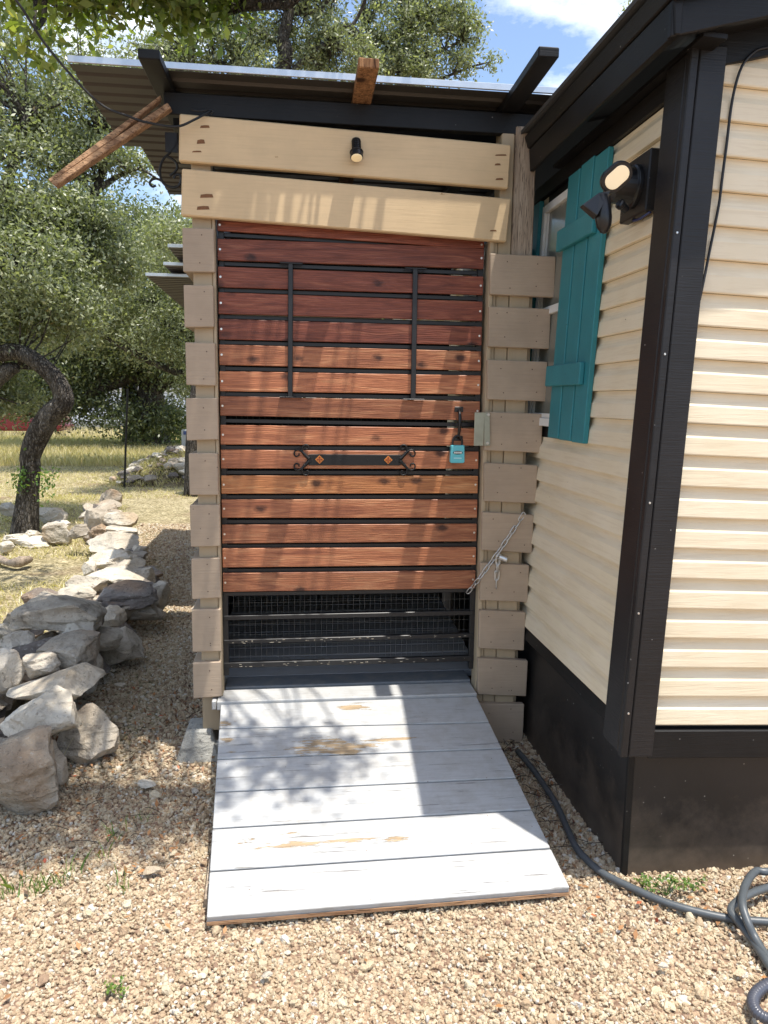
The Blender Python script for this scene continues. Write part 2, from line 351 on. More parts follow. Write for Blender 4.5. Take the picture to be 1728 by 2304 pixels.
def ground_mat():
    s = MT('ground_soil_and_gravel'); v = s.world(); 
    sep = s.n('SeparateXYZ'); s.l(v, sep.inputs[0]); X, Y = sep.outputs[0], sep.outputs[1]
    n = s.noise(v, 1.2, 5, .6); nf = s.noise(v, 35, 5, .7); nm = s.noise(v, 7, 5, .65)
    # gravel zone: right of the wall line, out to about 9 m
    edge = s.math('ADD', X, s.math('MULTIPLY', s.math('SUBTRACT', n, .5), .5))
    lim = s.math('SUBTRACT', -.75, s.math('MULTIPLY', s.math('MAXIMUM', s.math('SUBTRACT', Y, 5.0), 0.0), .20))
    ga = s.math('MULTIPLY', s.ramp(s.math('SUBTRACT', edge, lim), [(.0, 0.0), (.15, 1.0)]), s.ramp(s.math('DIVIDE', Y, 40), [(.22, 1.0), (.26, 0.0)]))
    near = s.ramp(s.math('DIVIDE', Y, 40), [(.075, 1.0), (.085, 0.0)])
    ga = s.math('MAXIMUM', ga, near)
    vc = s.n('TexVoronoi'); vc.inputs['Scale'].default_value = 75; s.l(v, vc.inputs['Vector'])
    gc = s.mix(s.ramp(vc.outputs['Color'], [(.2, 0.0), (.8, 1.0)]), (.36, .25, .165), (.56, .43, .30))
    gc = s.mix(s.ramp(vc.outputs['Distance'], [(.35, 0.0), (.7, 1.0)]), gc, (.20, .13, .09))
    gr = s.ramp(nm, [(.3, (.24, .20, .10)), (.5, (.50, .42, .25)), (.68, (.66, .57, .38))])
    gr = s.mix(s.ramp(nf, [(.38, 1.0), (.6, 0.0)]), gr, (.12, .10, .045))
    soil = s.ramp(n, [(.52, 0.0), (.64, 1.0)])
    gr = s.mix(s.math('MULTIPLY', soil, .6), gr, (.20, .13, .085))
    s.col(s.mix(ga, gr, gc)).set(.9, spec=.2); s.bump(s.math('ADD', nf, vc.outputs['Distance']), .7, .012); return s.m
m_ground = ground_mat()

# ------------------------------------------------------------------ ground
def ground():
    xs = np.concatenate([np.linspace(-80, -12, 18), np.linspace(-11, 6, 70), np.linspace(8, 80, 16)])
    ys = np.concatenate([np.linspace(-20, 0, 8), np.linspace(.4, 26, 110), np.linspace(28, 300, 40)])
    X, Y = np.meshgrid(xs, ys, indexing='ij')
    Z = .012 * np.sin(X * 1.7 + Y * .6) * np.cos(Y * 1.3) + .006 * np.sin(X * 7) * np.sin(Y * 6.1) - .012
    V = np.stack([X, Y, Z], -1).reshape(-1, 3); n, m = len(xs), len(ys)
    i, j = np.meshgrid(np.arange(n - 1), np.arange(m - 1), indexing='ij'); a = (i * m + j).ravel()
    me = mesh_np('ground', V, np.stack([a, a + m, a + m + 1, a + 1], 1))
    o = obj('ground', me, m_ground, kind='structure', smooth=True); return o
ground()

# ------------------------------------------------------------------ mobile home (body leans 2.2 degrees)
house = thing('mobile_home', 'cream vinyl sided mobile home with black trim and black skirting on the right', 'house', (1.1, 2.3, 0))
def H(x, y, z): a = math.radians(2.18); dx, dz = x - 1.10, z - .5; return (1.10 + dx * math.cos(a) + dz * math.sin(a), y, .5 - dx * math.sin(a) + dz * math.cos(a))
def hmb(mb): mb.v = [H(*v) for v in mb.v]; return mb
Z0 = .567; CH = .0983
ZT = 2.53
nC = int(math.ceil((ZT - Z0) / CH))
prof = [(0, 0), (.0165, 0), (.018, .004), (.0145, .052), (.009, .062), (.0035, .071), (.0005, .080), (.0003, CH - .001)]
for k in range(nC):
    z0 = Z0 + k * CH; mb = MB()
    pts = [(1.10 - o, 2.262, min(z0 + h, ZT + .03)) for o, h in prof] + [(1.10, 2.262, min(z0 + CH - .002, ZT + .03))]
    if z0 + CH > 1.50 and z0 < 2.485:          # courses beside the window are cut at its frame
        obj('siding_course', hmb(MB().prism(pts[::-1], (0, .822, 0))), m_siding, house)
        pts = [(a_, 3.537, c_) for a_, b_, c_ in pts]; mb.prism(pts[::-1], (0, 8.4, 0))
    else: mb.prism(pts[::-1], (0, 9.7, 0))
    obj('siding_course', hmb(mb), m_siding, house)
W_SLOPE = math.tan(math.radians(14.5))
for k in range(-1, nC + 14):
    z0 = Z0 + k * CH + (.0 if k >= 0 else 0); mb = MB()
    if k < 0: continue
    x0 = 1.115 if z0 < 2.55 else 1.115 + (z0 - 2.55) / W_SLOPE
    if x0 > 4.3: break
    pts = [(x0, 2.262 - o, z0 + h) for o, h in prof] + [(x0, 2.262, z0 + CH - .002)]
    mb.prism(pts, (5.2 - x0, 0, 0)); obj('siding_course', hmb(mb), m_siding, house)
# solid block added behind the siding to stop light
mb = MB(); mb.box((1.103, 2.266, .50), (5.2, 11.95, 2.56)); obj('light_block', hmb(mb), m_black, house)
# skirting (upright)
mb = MB(); mb.box((1.128, 2.306, -.05), (1.16, 11.9, .525)); obj('skirting', mb, m_skirt, house)
mb = MB(); mb.box((1.132, 2.300, -.05), (5.2, 2.330, .60)); obj('skirting', mb, m_skirt, house)
mb = MB(); mb.box((1.124, 2.312, -.05), (1.146, 2.296, .46)); obj('corner_strip', mb, m_black, house, .002)
# skirt top ledges
mb = MB(); mb.prism([(1.086, 2.335, .505), (1.135, 2.335, .505), (1.135, 2.335, .562), (1.094, 2.335, .562)], (0, 9.5, 0)); obj('skirting_trim', mb, m_black, house, .003)
mb = MB(); mb.box((1.16, 2.236, .455), (5.2, 2.262, .552)); obj('skirting_trim', hmb(mb), m_black, house, .003)
# corner boards
mb = MB(); mb.box((1.056, 2.242, .478), (1.082, 2.360, 2.60)); obj('corner_trim', hmb(mb), m_blackv, house, .003)
mb = MB(); mb.box((1.084, 2.216, .470), (1.166, 2.242, 2.62)); obj('corner_trim', hmb(mb), m_blackv, house, .003)
mb = MB(); mb.box((1.056, 2.214, .470), (1.081, 2.240, 2.62)); obj('corner_trim', hmb(mb), m_blackv, house, .003)
# small bolts on corner board
mb = MB()
for z in (.62, .95, 1.3, 1.75, 2.1): mb.lathe(H(1.068, 2.214, z), (0, -1, 0), [(0, .004), (.002, .003)], 8)
obj('trim_screw', mb, m_zinc, house, kind='stuff')
# eave along the side
EX = 1.03
mb = MB(); mb.box((1.082, 2.26, 2.535), (1.10, 11.9, 2.60)); obj('frieze_board', hmb(mb), m_black, house, .002)
mb = MB(); mb.box((EX + .02, 2.14, 2.602), (1.12, 3.36, 2.614)); obj('soffit', hmb(mb), m_black, house)
mb = MB(); mb.prism([(EX, 2.105, 2.585), (EX + .019, 2.105, 2.585), (EX + .019, 2.105, 2.675), (EX - .008, 2.105, 2.675)], (0, 1.262, 0)); obj('fascia_board', mb, m_black, house, .003)
mb = MB(); mb.prism([(EX - .014, 2.095, 2.677), (EX + .02, 2.095, 2.677), (EX + .02, 2.095, 2.735), (EX - .030, 2.095, 2.725)], (0, 1.272, 0)); obj('fascia_board', mb, m_black, house, .003)
# roof slope going up to the ridge, and the rake boards on the gable end
rx = 4.2; rz = 2.72 + (rx - EX) * W_SLOPE
mb = MB(); mb.prism([(EX - .045, 2.08, 2.735), (rx, 2.08, rz + .02), (rx, 2.08, rz + .05), (EX - .045, 2.08, 2.75)], (0, 1.29, 0))
mb.prism([(1.13, 3.37, 2.735 + (1.13 - EX) * W_SLOPE), (rx, 3.37, rz + .02), (rx, 3.37, rz + .05), (1.13, 3.37, 2.77 + (1.13 - EX) * W_SLOPE)], (0, 8.4, 0)); obj('roof', mb, plain('dark_shingle', (.05, .048, .046), .9), house)
for (a, b, y0, y1) in ((-.155, -.062, 2.110, 2.132), (-.070, .0, 2.088, 2.109)):
    mb = MB(); mb.prism([(EX - .01, y0, 2.735 + a), (rx, y0, rz + a), (rx, y0, rz + b), (EX - .01, y0, 2.735 + b)], (0, y1 - y0, 0)); obj('rake_board', mb, m_black, house, .003)
mb = MB(); mb.prism([(EX + .01, 2.133, 2.60), (rx, 2.133, rz - .12), (rx, 2.133, rz - .105), (EX + .01, 2.133, 2.615)], (0, .125, 0)); obj('soffit', mb, m_black, house)
mb = MB(); mb.prism([(1.17, 2.236, 2.555), (rx, 2.236, rz - .225), (rx, 2.236, rz - .125), (1.17, 2.236, 2.64)], (0, .020, 0)); obj('frieze_board', mb, m_black, house, .002)
# gable infill
mb = MB(); mb.prism([(1.22, 2.275, 2.5), (5.0, 2.275, 2.5), (rx, 2.275, rz - .1), (1.22, 2.275, 2.62)], (0, .05, 0)); obj('gable_wall', mb, m_siding, house)

# window (side wall)
win = obj('window', hmb(MB().box((1.074, 3.085, 1.50), (1.10, 3.105, 2.485)).box((1.074, 3.50, 1.50), (1.10, 3.535, 2.485))
          .box((1.074, 3.106, 1.50), (1.10, 3.499, 1.535)).box((1.074, 3.106, 2.45), (1.10, 3.499, 2.485)).box((1.079, 3.106, 1.99), (1.10, 3.499, 2.025))), m_white, house, .002)
obj('sash', hmb(MB().box((1.082, 3.106, 1.536), (1.10, 3.120, 1.989)).box((1.082, 3.480, 1.536), (1.10, 3.499, 1.989)).box((1.082, 3.121, 1.536), (1.10, 3.479, 1.556))
    .box((1.085, 3.106, 2.026), (1.10, 3.118, 2.449)).box((1.085, 3.484, 2.026), (1.10, 3.499, 2.449))), m_white, win, .001)
gs = MT('window_glass'); gs.col((.20, .20, .165)).set(.08, spec=.7); m_glass = gs.m
obj('pane', hmb(MB().box((1.092, 3.121, 1.557), (1.096, 3.479, 1.989))), m_glass, win)
obj('pane', hmb(MB().box((1.092, 3.119, 2.026), (1.096, 3.483, 2.449))), m_glass, win)
def shutter(y0, y1, lab):
    w = (y1 - y0 - .030) / 3
    s0 = obj('shutter', hmb(MB().box((1.062, y0, 1.45), (1.083, y0 + w, 2.515))), m_teal, house, .003, label=lab)
    obj('board', hmb(MB().box((1.062, y0 + w + .015, 1.452), (1.083, y0 + 2 * w + .015, 2.525))), m_teal, s0, .003)
    obj('board', hmb(MB().box((1.062, y0 + 2 * w + .030, 1.455), (1.083, y1, 2.520))), m_teal, s0, .003)
    for z in (1.67, 2.225):
        obj('batten', hmb(MB().box((1.042, y0 + .045, z), (1.0615, y1 + .03, z + .085))), m_teal, s0, .003)
shutter(2.78, 3.185, 'teal board and batten shutter nearer the house corner')
shutter(3.545, 3.93, 'teal shutter beyond the window, mostly behind the blocks')

# black cable on the gable wall
cp = [(1760, 92), (1728, 106), (1700, 115), (1669, 150), (1648, 223), (1634, 331), (1625, 400), (1617, 463), (1598, 558), (1584, 628), (1574, 675)]
mb = MB(); mb.tube([on(x, y, 1, 2.238 if 3 < i < 9 else 2.232 if i < 9 else 2.225) for i, (x, y) in enumerate(cp)], .0042, 8, smooth=5)
obj('cable', mb, m_cable, None, smooth=True, label='black cable hanging in a bow down the cream gable siding beside the corner trim', cat='cable')

# ------------------------------------------------------------------ entry porch
porch = thing('entry_porch', 'small covered entry with quoin blocked posts, black beams and metal roof beside the mobile home', 'porch', (.28, 3.4, 0))
YB, YP = 3.345, 3.378          # front of blocks, front of posts
def quad_board(name, c4, yf, t, mat, parent, bev=.004, z=None, **k):
    pts = [on(x, y, 1, yf) for x, y in c4]; mb = MB(); mb.prism(pts, (0, t, 0)); return obj(name, mb, mat, parent, bev, **k)
# left post
obj('post', MB().box((-.398, YP, .10), (-.318, YP + .09, 2.80)), m_tan2, porch, .004)
obj('post', MB().box((.905, YP, .0), (.962, YP + .10, 2.76)), m_tan2, porch, .004)
obj('post', MB().box((.866, YP + .001, .02), (.903, YP + .085, 2.30)), m_tan2, porch, .003)
obj('post', MB().box((.9645, YP - .006, 2.19), (1.058, YP + .09, 2.77)), m_weather, porch, .005, label='weathered grey unpainted post')
obj('post', MB().box((.9645, YP - .004, .0), (1.056, YP + .09, 2.1885)), m_tan2, porch, .004)
obj('post', MB().box((1.0600, YP + .02, .0), (1.075, YP + .09, 2.2)), m_tan2, porch, .003)
# jambs
obj('jamb', MB().box((.8655, YP - .012, .30), (.884, YP - .0005, 2.31)), m_tan2, porch, .002)
obj('jamb', MB().box((-.317, YP - .004, .24), (-.305, YP + .10, 2.35)), m_tan2, porch, .002)
# quoin blocks, left
LB = [(513, 612, 411, 482), (641, 736, 414, 481), (771, 867, 418, 485), (895, 990, 419, 491), (1020, 1114, 425.5, 491), (1136, 1230, 428, 495), (1256, 1347, 431, 496), (1372, 1467, 432, 497), (1490.5, 1570, 434, 498)]
for i, (a, b, l, r) in enumerate(LB):
    zt = on(450, a, 1, YB)[2]; zb = on(450, b, 1, YB)[2]; xl = on(l, (a + b) / 2, 1, YB)[0]; xr = on(r, (a + b) / 2, 1, YB)[0]
    j = random.uniform(-.003, .003)
    obj('quoin_block', MB().prism([(xl, YB, zb + j), (xr, YB, zb - j), (xr, YB, zt), (xl, YB, zt + j)], (0, .0325, 0)), m_tan, porch, .003)
    obj('side_block', MB().box((xl + .001, YB + .033, zb + .002), (xl + .037, YB + .33, zt - .003)), m_tan, porch, .003)
RB = [(570, 662, 577, 669, 1103, 1251), (689.5, 780, 695, 785, 1101, 1240), (809, 899, 814, 903, 1097, 1232), (926, 1013.5, 931, 1019, 1092, 1222), (1041, 1128, 1047, 1133, 1090, 1210),
      (1152, 1238, 1159, 1245, 1086, 1201), (1266, 1351, 1272, 1355, 1081, 1191), (1373, 1459, 1378, 1464, 1079, 1183), (1481, 1563, 1487, 1567, 1075, 1188), (1583, 1668, 1585, 1672, 1066, 1180)]
for i, (a, b, c, d, l, r) in enumerate(RB):
    pts = [on(l - (2 if i % 2 else 0), b, 1, YB), on(r - 4, d, 1, YB), on(r, c, 1, YB), on(l, a, 1, YB)]
    obj('quoin_block', MB().prism(pts, (0, .0325, 0)), m_tan, porch, .003)
# nail heads on the blocks
mb = MB()
def nail(p, r=.0032): mb.lathe(p, (0, -1, 0), [(-.002, r), (.0012, r * .8)], 6)
for (a, b, l, r) in LB:
    for fy in (.2, .8): nail(on((l + r) / 2 + 8 + random.uniform(-6, 6), a + (b - a) * fy + random.uniform(-5, 5), 1, YB))
for (a, b, c, d, l, r) in RB:
    for fx in (.25, .75):
        for fy in (.2, .82): nail(on(l + (r - l) * fx + random.uniform(-10, 10), a + (b - a) * fy + random.uniform(-6, 6), 1, YB))
obj('nail_head', mb, plain('dark_nail', (.10, .06, .04), .6, .3), porch, kind='stuff')
# header beam, boards
HZ0, HZ1 = 2.766, 2.822
obj('header_beam', MB().box((-.50, YP - .001, HZ0 - .03), (1.10, YP + .038, HZ1)), m_black, porch, .003)
obj('header_beam', MB().box((-.50, YP + .25, HZ0), (1.10, YP + .29, HZ1)), m_black, porch, .003)
quad_board('header_board', [(402, 362), (1144, 424.5), (1150.5, 325.5), (403.6, 255)], 3.338, .037, m_cream, porch, .005)
quad_board('header_board', [(407, 484), (1140, 544), (1150.5, 447), (409, 378.6)], 3.338, .037, m_cream, porch, .005)
# worn slots in header boards
mb = MB()
for (x, y, w, h) in [(461, 285, 22, 5), (452, 319, 19, 8), (443, 341, 22, 3), (465, 441, 30, 7), (457, 468, 29, 7), (1127, 349, 26, 3), (1120, 370, 14, 4), (1124, 403, 18, 4), (1110, 519, 16, 3)]:
    a = on(x - w / 2, y, 1, 3.3372); b = on(x + w / 2, y, 1, 3.3372); hh = h * .002 * .5
    mb.prism([a + (0, 0, -hh), b + (0, 0, -hh * .8), b + (-.004, 0, hh), (a + b) / 2 + (0, 0, hh * 1.2), a + (.003, 0, hh * .8)], (0, .0006, 0))
obj('nail_plate_scar', mb, plain('scar_brown', (.19, .085, .035), .8, nsc=120, var=.5), porch, kind='stuff')
# rafters
ra = HZ1 + .0015
def rafter(xa, xb, xc, xd, tip, mat, **k):
    mb = MB(); mb.prism([(xa, tip, ra), (xb, tip, ra), (xb, tip, ra + .032), (xa, tip, ra + .032)], (0, 0, 0)) if 0 else None
    v = [(xa, tip, ra), (xb, tip, ra), (xb, tip, ra + .036), (xa, tip, ra + .036), (xc, 5.2, ra), (xd, 5.2, ra), (xd, 5.2, ra + .036), (xc, 5.2, ra + .036)]
    mb.add(v, [(0, 1, 2, 3), (7, 6, 5, 4), (1, 0, 4, 5), (2, 1, 5, 6), (3, 2, 6, 7), (0, 3, 7, 4)]); obj('rafter', mb, mat, porch, .004, **k)
rafter(-.545, -.467, -.50, -.42, 3.085, m_black)
rafter(.258, .336, .30, .375, 3.035, m_rafterend, label='rafter tail with bare brown underside')
rafter(.885, .962, .93, 1.01, 2.845, m_black)
# corrugated roof sheets (ribs run across)
def sheet(name, x0, x1, y0, y1, z, dz, mat, step=.10, h=.014, parent=porch):
    pr = []; y = y0
    while y < y1:
        pr += [(y, 0), (y + step * .62, 0), (y + step * .72, h), (y + step * .90, h)]; y += step
    top = [(a, b) for a, b in pr if a <= y1 + 1e-6]
    vs = []; fs = []
    for (a, b) in top:
        for x in (x0, x1):
            zz = z + dz * (a - y0) + b; vs += [(x, a, zz), (x, a, zz + .0022)]
    for i in range(len(top) - 1):
        o = i * 4; fs += [(o, o + 4, o + 6, o + 2), (o + 1, o + 3, o + 7, o + 5), (o, o + 1, o + 5, o + 4), (o + 2, o + 6, o + 7, o + 3)]
    fs += [(0, 2, 3, 1)]; o = (len(top) - 1) * 4; fs.append((o, o + 1, o + 3, o + 2))
    return obj(name, MB().add(vs, fs), mat, parent)
RZ = ra + .038
sheet('roof_sheet', -.835, 1.32, 3.275, 4.24, RZ, .0, m_roofu)
sheet('roof_sheet', -.755, 1.32, 4.16, 5.25, RZ + .017, .0, m_roofu)
obj('roof_edge', MB().prism([(-.838, 3.262, RZ + .004), (1.12, 3.262, RZ + .004), (1.12, 3.262, RZ + .0285), (-.838, 3.262, RZ + .0285)], (0, .011, 0)), m_roofedge, porch, .001)
# awning sheets further back, stepping down; the last lengthened unseen to shade the path
for (px, py, z, w) in ((379, 557, 2.60, .75), (369, 597, 2.55, .7), (329, 621, 2.50, 3.0)):
    p = on(px, py, 2, z); sheet('awning_sheet', p[0], 1.0, p[1], p[1] + w, z, 0.0, m_roofu)
    obj('awning_edge', MB().box((p[0] - .003, p[1] - .014, z - .0), (1.0, p[1] - .003, z + .022)), m_roofedge, porch, .001)
# inside: black boards added left and back to keep it dark, deck boards
for k in range(11):
    z = .30 + k * .225
    obj('enclosure_board', MB().box((-.395, 3.74, z), (-.372, 5.2, z + .20)), m_black, porch)
for k in range(9):
    z = .30 + k * .265
    obj('enclosure_board', MB().box((-.41, 5.22, z), (1.08, 5.24, z + (.252 if k not in (5,) else .23))), m_black, porch)
obj('enclosure_board', MB().box((-.405, 5.245, .0), (1.08, 5.26, 1.3)), m_black, porch)
obj('enclosure_board', MB().box((-.412, 3.74, .0), (-.4, 5.2, 2.8)), m_black, porch)
y = 3.462; k = 0
obj('deck_board', MB().box((-.303, 3.463, .235), (.8645, 3.60, .272)), m_deck, porch, .004)
y = 3.606
while y < 5.2:
    obj('deck_board', MB().box((-.37, y, .235), (.945 + .055 * (y - 3.6), y + .137, .270)), m_deckin, porch, .004); y += .143
obj('threshold_board', MB().box((-.303, 3.448, .10), (.8645, 3.4605, .2600)), m_deck, porch, .002)
# latch plate on the right jamb
lp = obj('latch_plate', MB().box(tuple(on(1066, 1003, 1, 3.3325)), tuple(on(1090, 928, 1, 3.3345))).prism([on(1089.5, 1003, 1, 3.333), on(1103, 1003, 1, 3.333), on(1102, 928, 1, 3.333), on(1089.5, 928, 1, 3.333)], (0, .011, 0)), m_latch, porch, .001)
for (x, y_) in ((1099, 933), (1097, 997)): obj('screw', MB().lathe(on(x, y_, 1, 3.3325), (0, -1, 0), [(0, .0075), (.003, .0055)], 10), m_zinc, lp)

# ------------------------------------------------------------------ ramp
rampt = thing('entry_ramp', 'pale grey painted plank ramp with peeling patches leading up to the gate', 'ramp', (.3, 2.7, 0))
Q = [(1584, 1566), (1639, 1625), (1708, 1684), (1782, 1750), (1864, 1821), (1960, 1908), (2063, 1996)]
edge = [(onramp(497 - 32 * (a - 1584) / 479., a), onramp(1072 + 210 * (b - 1566) / 430., b)) for a, b in Q]
for i in range(6):
    (a1, b1), (a0, b0) = edge[i], edge[i + 1]; g = np.array([0, .0035, 0.0007])
    pts = [a0 + g * (i < 5), b0 + g * (i < 5), b1 - g, a1 - g]
    mb = MB(); n_ = np.array([0, -.196, .98]); mb.prism(pts[::-1], -n_ * (.036 if i < 5 else .030))
    V_ = np.array(mb.v); c_ = (V_.min(0) + V_.max(0)) / 2
    SP = {0: [(795, 1591, 62, 11), (505, 1629, 40, 12)], 1: [(742, 1682, 150, 38), (890, 1663, 110, 7), (508, 1664, 30, 12)], 3: [(868, 1846, 22, 6)], 4: [(655, 1902, 130, 14), (800, 1890, 120, 10), (885, 1887, 60, 8)]}.get(i)
    if SP:
        el = []
        for (a_, b_, w_, h_) in SP:
            q_ = onramp(a_, b_) - c_; rx_ = (onramp(a_ + w_ / 2, b_) - onramp(a_ - w_ / 2, b_))[0] / 2; ry_ = abs((onramp(a_, b_ - h_ / 2) - onramp(a_, b_ + h_ / 2))[1]) / 2; el.append((float(q_[0]), float(q_[1]), float(rx_), float(ry_)))
        pm = ramp_paint('peeling_plank_paint', (.47, .475, .468), .66, spots=el)
    obj('ramp_plank', mb, pm if SP else m_ramp, rampt, .004, seg=2, label={1: 'plank with a large bare wood patch', 4: 'plank with a long peeled strip'}.get(i))
a, b = edge[0]
obj('ramp_plank', MB().box((a[0] - .018, a[1] + .004, .225), (b[0] + .004, 3.4475, .266)), m_ramp, rampt, .004, seg=2)
obj('ramp_plank', MB().box((a[0] - .042, a[1] + .02, .222), (a[0] - .022, 3.375, .262)), m_ramp, rampt, .003)
for x in (a[0] + .03, .28, b[0] - .05):
    mb = MB(); p0 = edge[6][0]; mb.prism([(x, 2.30, -.04), (x, 3.40, -.04), (x, 3.40, .215), (x, a[1], .212), (x, 2.30, .010)], (.038, 0, 0)); obj('stringer', mb, m_weather, rampt)
a, b = edge[6]
obj('worn_edge', MB().prism([a + (0, -.0012, -.030), b + (0, -.0012, -.030), b + (0, -.0012, -.018), a + (0, -.0012, -.018)], (0, .002, 0)), m_split, rampt)
# bare wood patches (flakes of missing paint show the board, slightly lower than the paint rim)
def patch(cx, cy, w, h, seed):
    rr = random.Random(seed); c = []; n = 26
    for k in range(n):
        a = 2 * math.pi * k / n; q = rr.uniform(.62, 1.0) if k % 2 else rr.uniform(.8, 1.15)
        c.append(onramp(cx + math.copysign(abs(math.cos(a)) ** .7, math.cos(a)) * w / 2 * q, cy + math.sin(a) * h / 2 * q * (1 if math.cos(a) > -.4 else .5)) + (0, -.0001, .0012))
    return c
m_bare = weathered('bare_pine_patch', (.30, .16, .06), (.60, .38, .17), 'X')

# concrete pier under the left post
pier = MB()
fx0, fx1 = -.515, -.355
pier.add([(fx0 + .0, 3.30, -.02), (fx1 + .04, 3.30, -.02), (fx1 + .04, 3.50, -.02), (fx0, 3.50, -.02), (fx0 + .045, 3.352, .112), (fx1 + .0, 3.352, .112), (fx1 + .0, 3.50, .115), (fx0 + .05, 3.50, .115)],
         [(0, 1, 5, 4), (1, 2, 6, 5), (2, 3, 7, 6), (3, 0, 4, 7), (4, 5, 6, 7), (3, 2, 1, 0)])
pier.v = [(x, y + .0, z) for x, y, z in pier.v]
obj('concrete_pier', pier, m_conc, None, .006, label='wedge shaped grey concrete pier block under the left porch post', cat='concrete block')
mb = MB(); mb.box((-.350, 3.335, -.02), (-.322, 3.375, .06)); obj('paver_shard', mb, m_conc, None, .006, label='small concrete lump between the pier block and the ramp edge', cat='concrete block')

# ------------------------------------------------------------------ slatted gate
YG = 3.405
gate = thing('slatted_gate', 'black metal gate faced with red brown stained wood slats', 'gate', (.28, YG, .29))
def xl_(y): return 489 + (y - 576) * (12 / 753) + .5
def xr_(y): return 1089 - (y - 576) * (20 / 753)
TL = [493, 536.5, 599.4, 657, 717, 775, 835, 891, 956, 1012, 1070, 1124, 1181, 1234, 1290]
BL = [518, 585, 646, 706, 763.5, 821, 880, 935, 1000, 1054, 1111, 1165, 1223, 1277, 1332]
TR = [540, 557, 622, 678.6, 735, 790.6, 845, 903, 964, 1016, 1071, 1124, 1179, 1231.7, 1284]
BR = [561, 604.6, 663.5, 722, 776.5, 834, 887.5, 946, 1003, 1055, 1110, 1165, 1218, 1271, 1324]
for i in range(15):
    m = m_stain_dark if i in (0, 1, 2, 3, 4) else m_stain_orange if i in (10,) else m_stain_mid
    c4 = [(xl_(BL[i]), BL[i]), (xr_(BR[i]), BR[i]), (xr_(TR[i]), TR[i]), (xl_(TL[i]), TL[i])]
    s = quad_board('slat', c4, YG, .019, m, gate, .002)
    for (x, y_) in ((xl_(TL[i]) + 6, (TL[i] + BL[i]) / 2), (xr_(TR[i]) - 6, (TR[i] + BR[i]) / 2)):
        obj('screw', MB().lathe(on(x, y_, 1, YG), (0, -1, 0), [(-.001, .0052), (.0012, .0048)], 8), m_zinc, s)
YF = YG + .0205
def bar(x0, y0, x1, y1, w, name='frame_bar', yf=YF, t=.024, horiz=True):
    h = w / 2
    if horiz: pts = [on(x0, y0 + h, 1, yf), on(x1, y1 + h, 1, yf), on(x1, y1 - h, 1, yf), on(x0, y0 - h, 1, yf)]
    else: pts = [on(x1 - h, y1, 1, yf), on(x1 + h, y1, 1, yf), on(x0 + h, y0, 1, yf), on(x0 - h, y0, 1, yf)]
    return obj(name, MB().prism(pts, (0, t, 0)), m_metalblk, gate, .002)
bar(497, 490, 509, 1520, 13, horiz=False, name='stile'); bar(1083, 545, 1061, 1505, 13, horiz=False, name='stile')
gaps = [(BL[i] + TL[i + 1]) / 2 for i in range(14)]; gapr = [(BR[i] + TR[i + 1]) / 2 for i in range(14)]
for i in range(14): bar(504, gaps[i] + 1, 1074, gapr[i] + 1, 9.5, yf=YF + .001, t=.02)
for (l, r, w) in ((1337, 1328, 9), (1391, 1379, 10), (1445, 1430, 9), (1498, 1482, 12)): bar(503, l, 1066, r, w, yf=YF - .004)
# chipped paint on the lower rails
mb = MB()
rr = random.Random(3)
for k in range(70):
    x = rr.uniform(520, 1050); t = (x - 503) / 563; y_ = rr.choice([1498 + (1482 - 1498) * t, 1445 + (1430 - 1445) * t]) + rr.uniform(-4, 4)
    w = rr.uniform(1, 7); a_ = on(x, y_, 1, YF - .0045); mb.prism([a_, a_ + (w * .002, 0, -.0005), a_ + (w * .0018, 0, .0014), a_ + (.001, 0, .0016)], (0, .0004, 0))
obj('paint_chip', mb, plain('chip_cream', (.55, .48, .36), .8), gate, kind='stuff')
# welded wire mesh behind the gate
mb = MB(); yw = YF + .034; rr = random.Random(5); zb_ = float(on(785, 1493, 1, yw)[2])
for k in range(46):
    x = -.285 + k * .0252
    mb.tube([(x + rr.uniform(-.002, .002), yw, zb_), (x + rr.uniform(-.003, .003), yw + .004, .7), (x + rr.uniform(-.003, .003), yw, 2.28)], .00055, 4)
for k in range(40):
    z = zb_ + k * .0505
    mb.tube([(-.29, yw + .001, z), (.1, yw + .006, z + rr.uniform(-.004, .004)), (.5, yw + .004, z + rr.uniform(-.004, .004)), (.855, yw + .001, z)], .00055, 4)
obj('wire_mesh', mb, plain('dull_wire', (.16, .15, .13), .6, .2), gate, kind='stuff')
# two upright bars with end tabs
for (xt, yt, xb, yb) in ((654, 592, 653, 894), (935, 604, 930, 899)):
    g = obj('grille_bar', MB().prism([on(xb - 5.5, yb, 1, YG - .014), on(xb + 5.5, yb, 1, YG - .014), on(xt + 5.5, yt, 1, YG - .014), on(xt - 5.5, yt, 1, YG - .014)], (0, .011, 0)), m_metalblk, gate, .002)
    for (x, y_) in ((xt, yt), (xb, yb)):
        p = on(x, y_, 1, YG - .016); obj('tab', MB().box((p[0] - .046, YG - .018, p[2] - .002), (p[0] + .05, YG - .0005, p[2] + .003)), m_metalblk, g, .001)
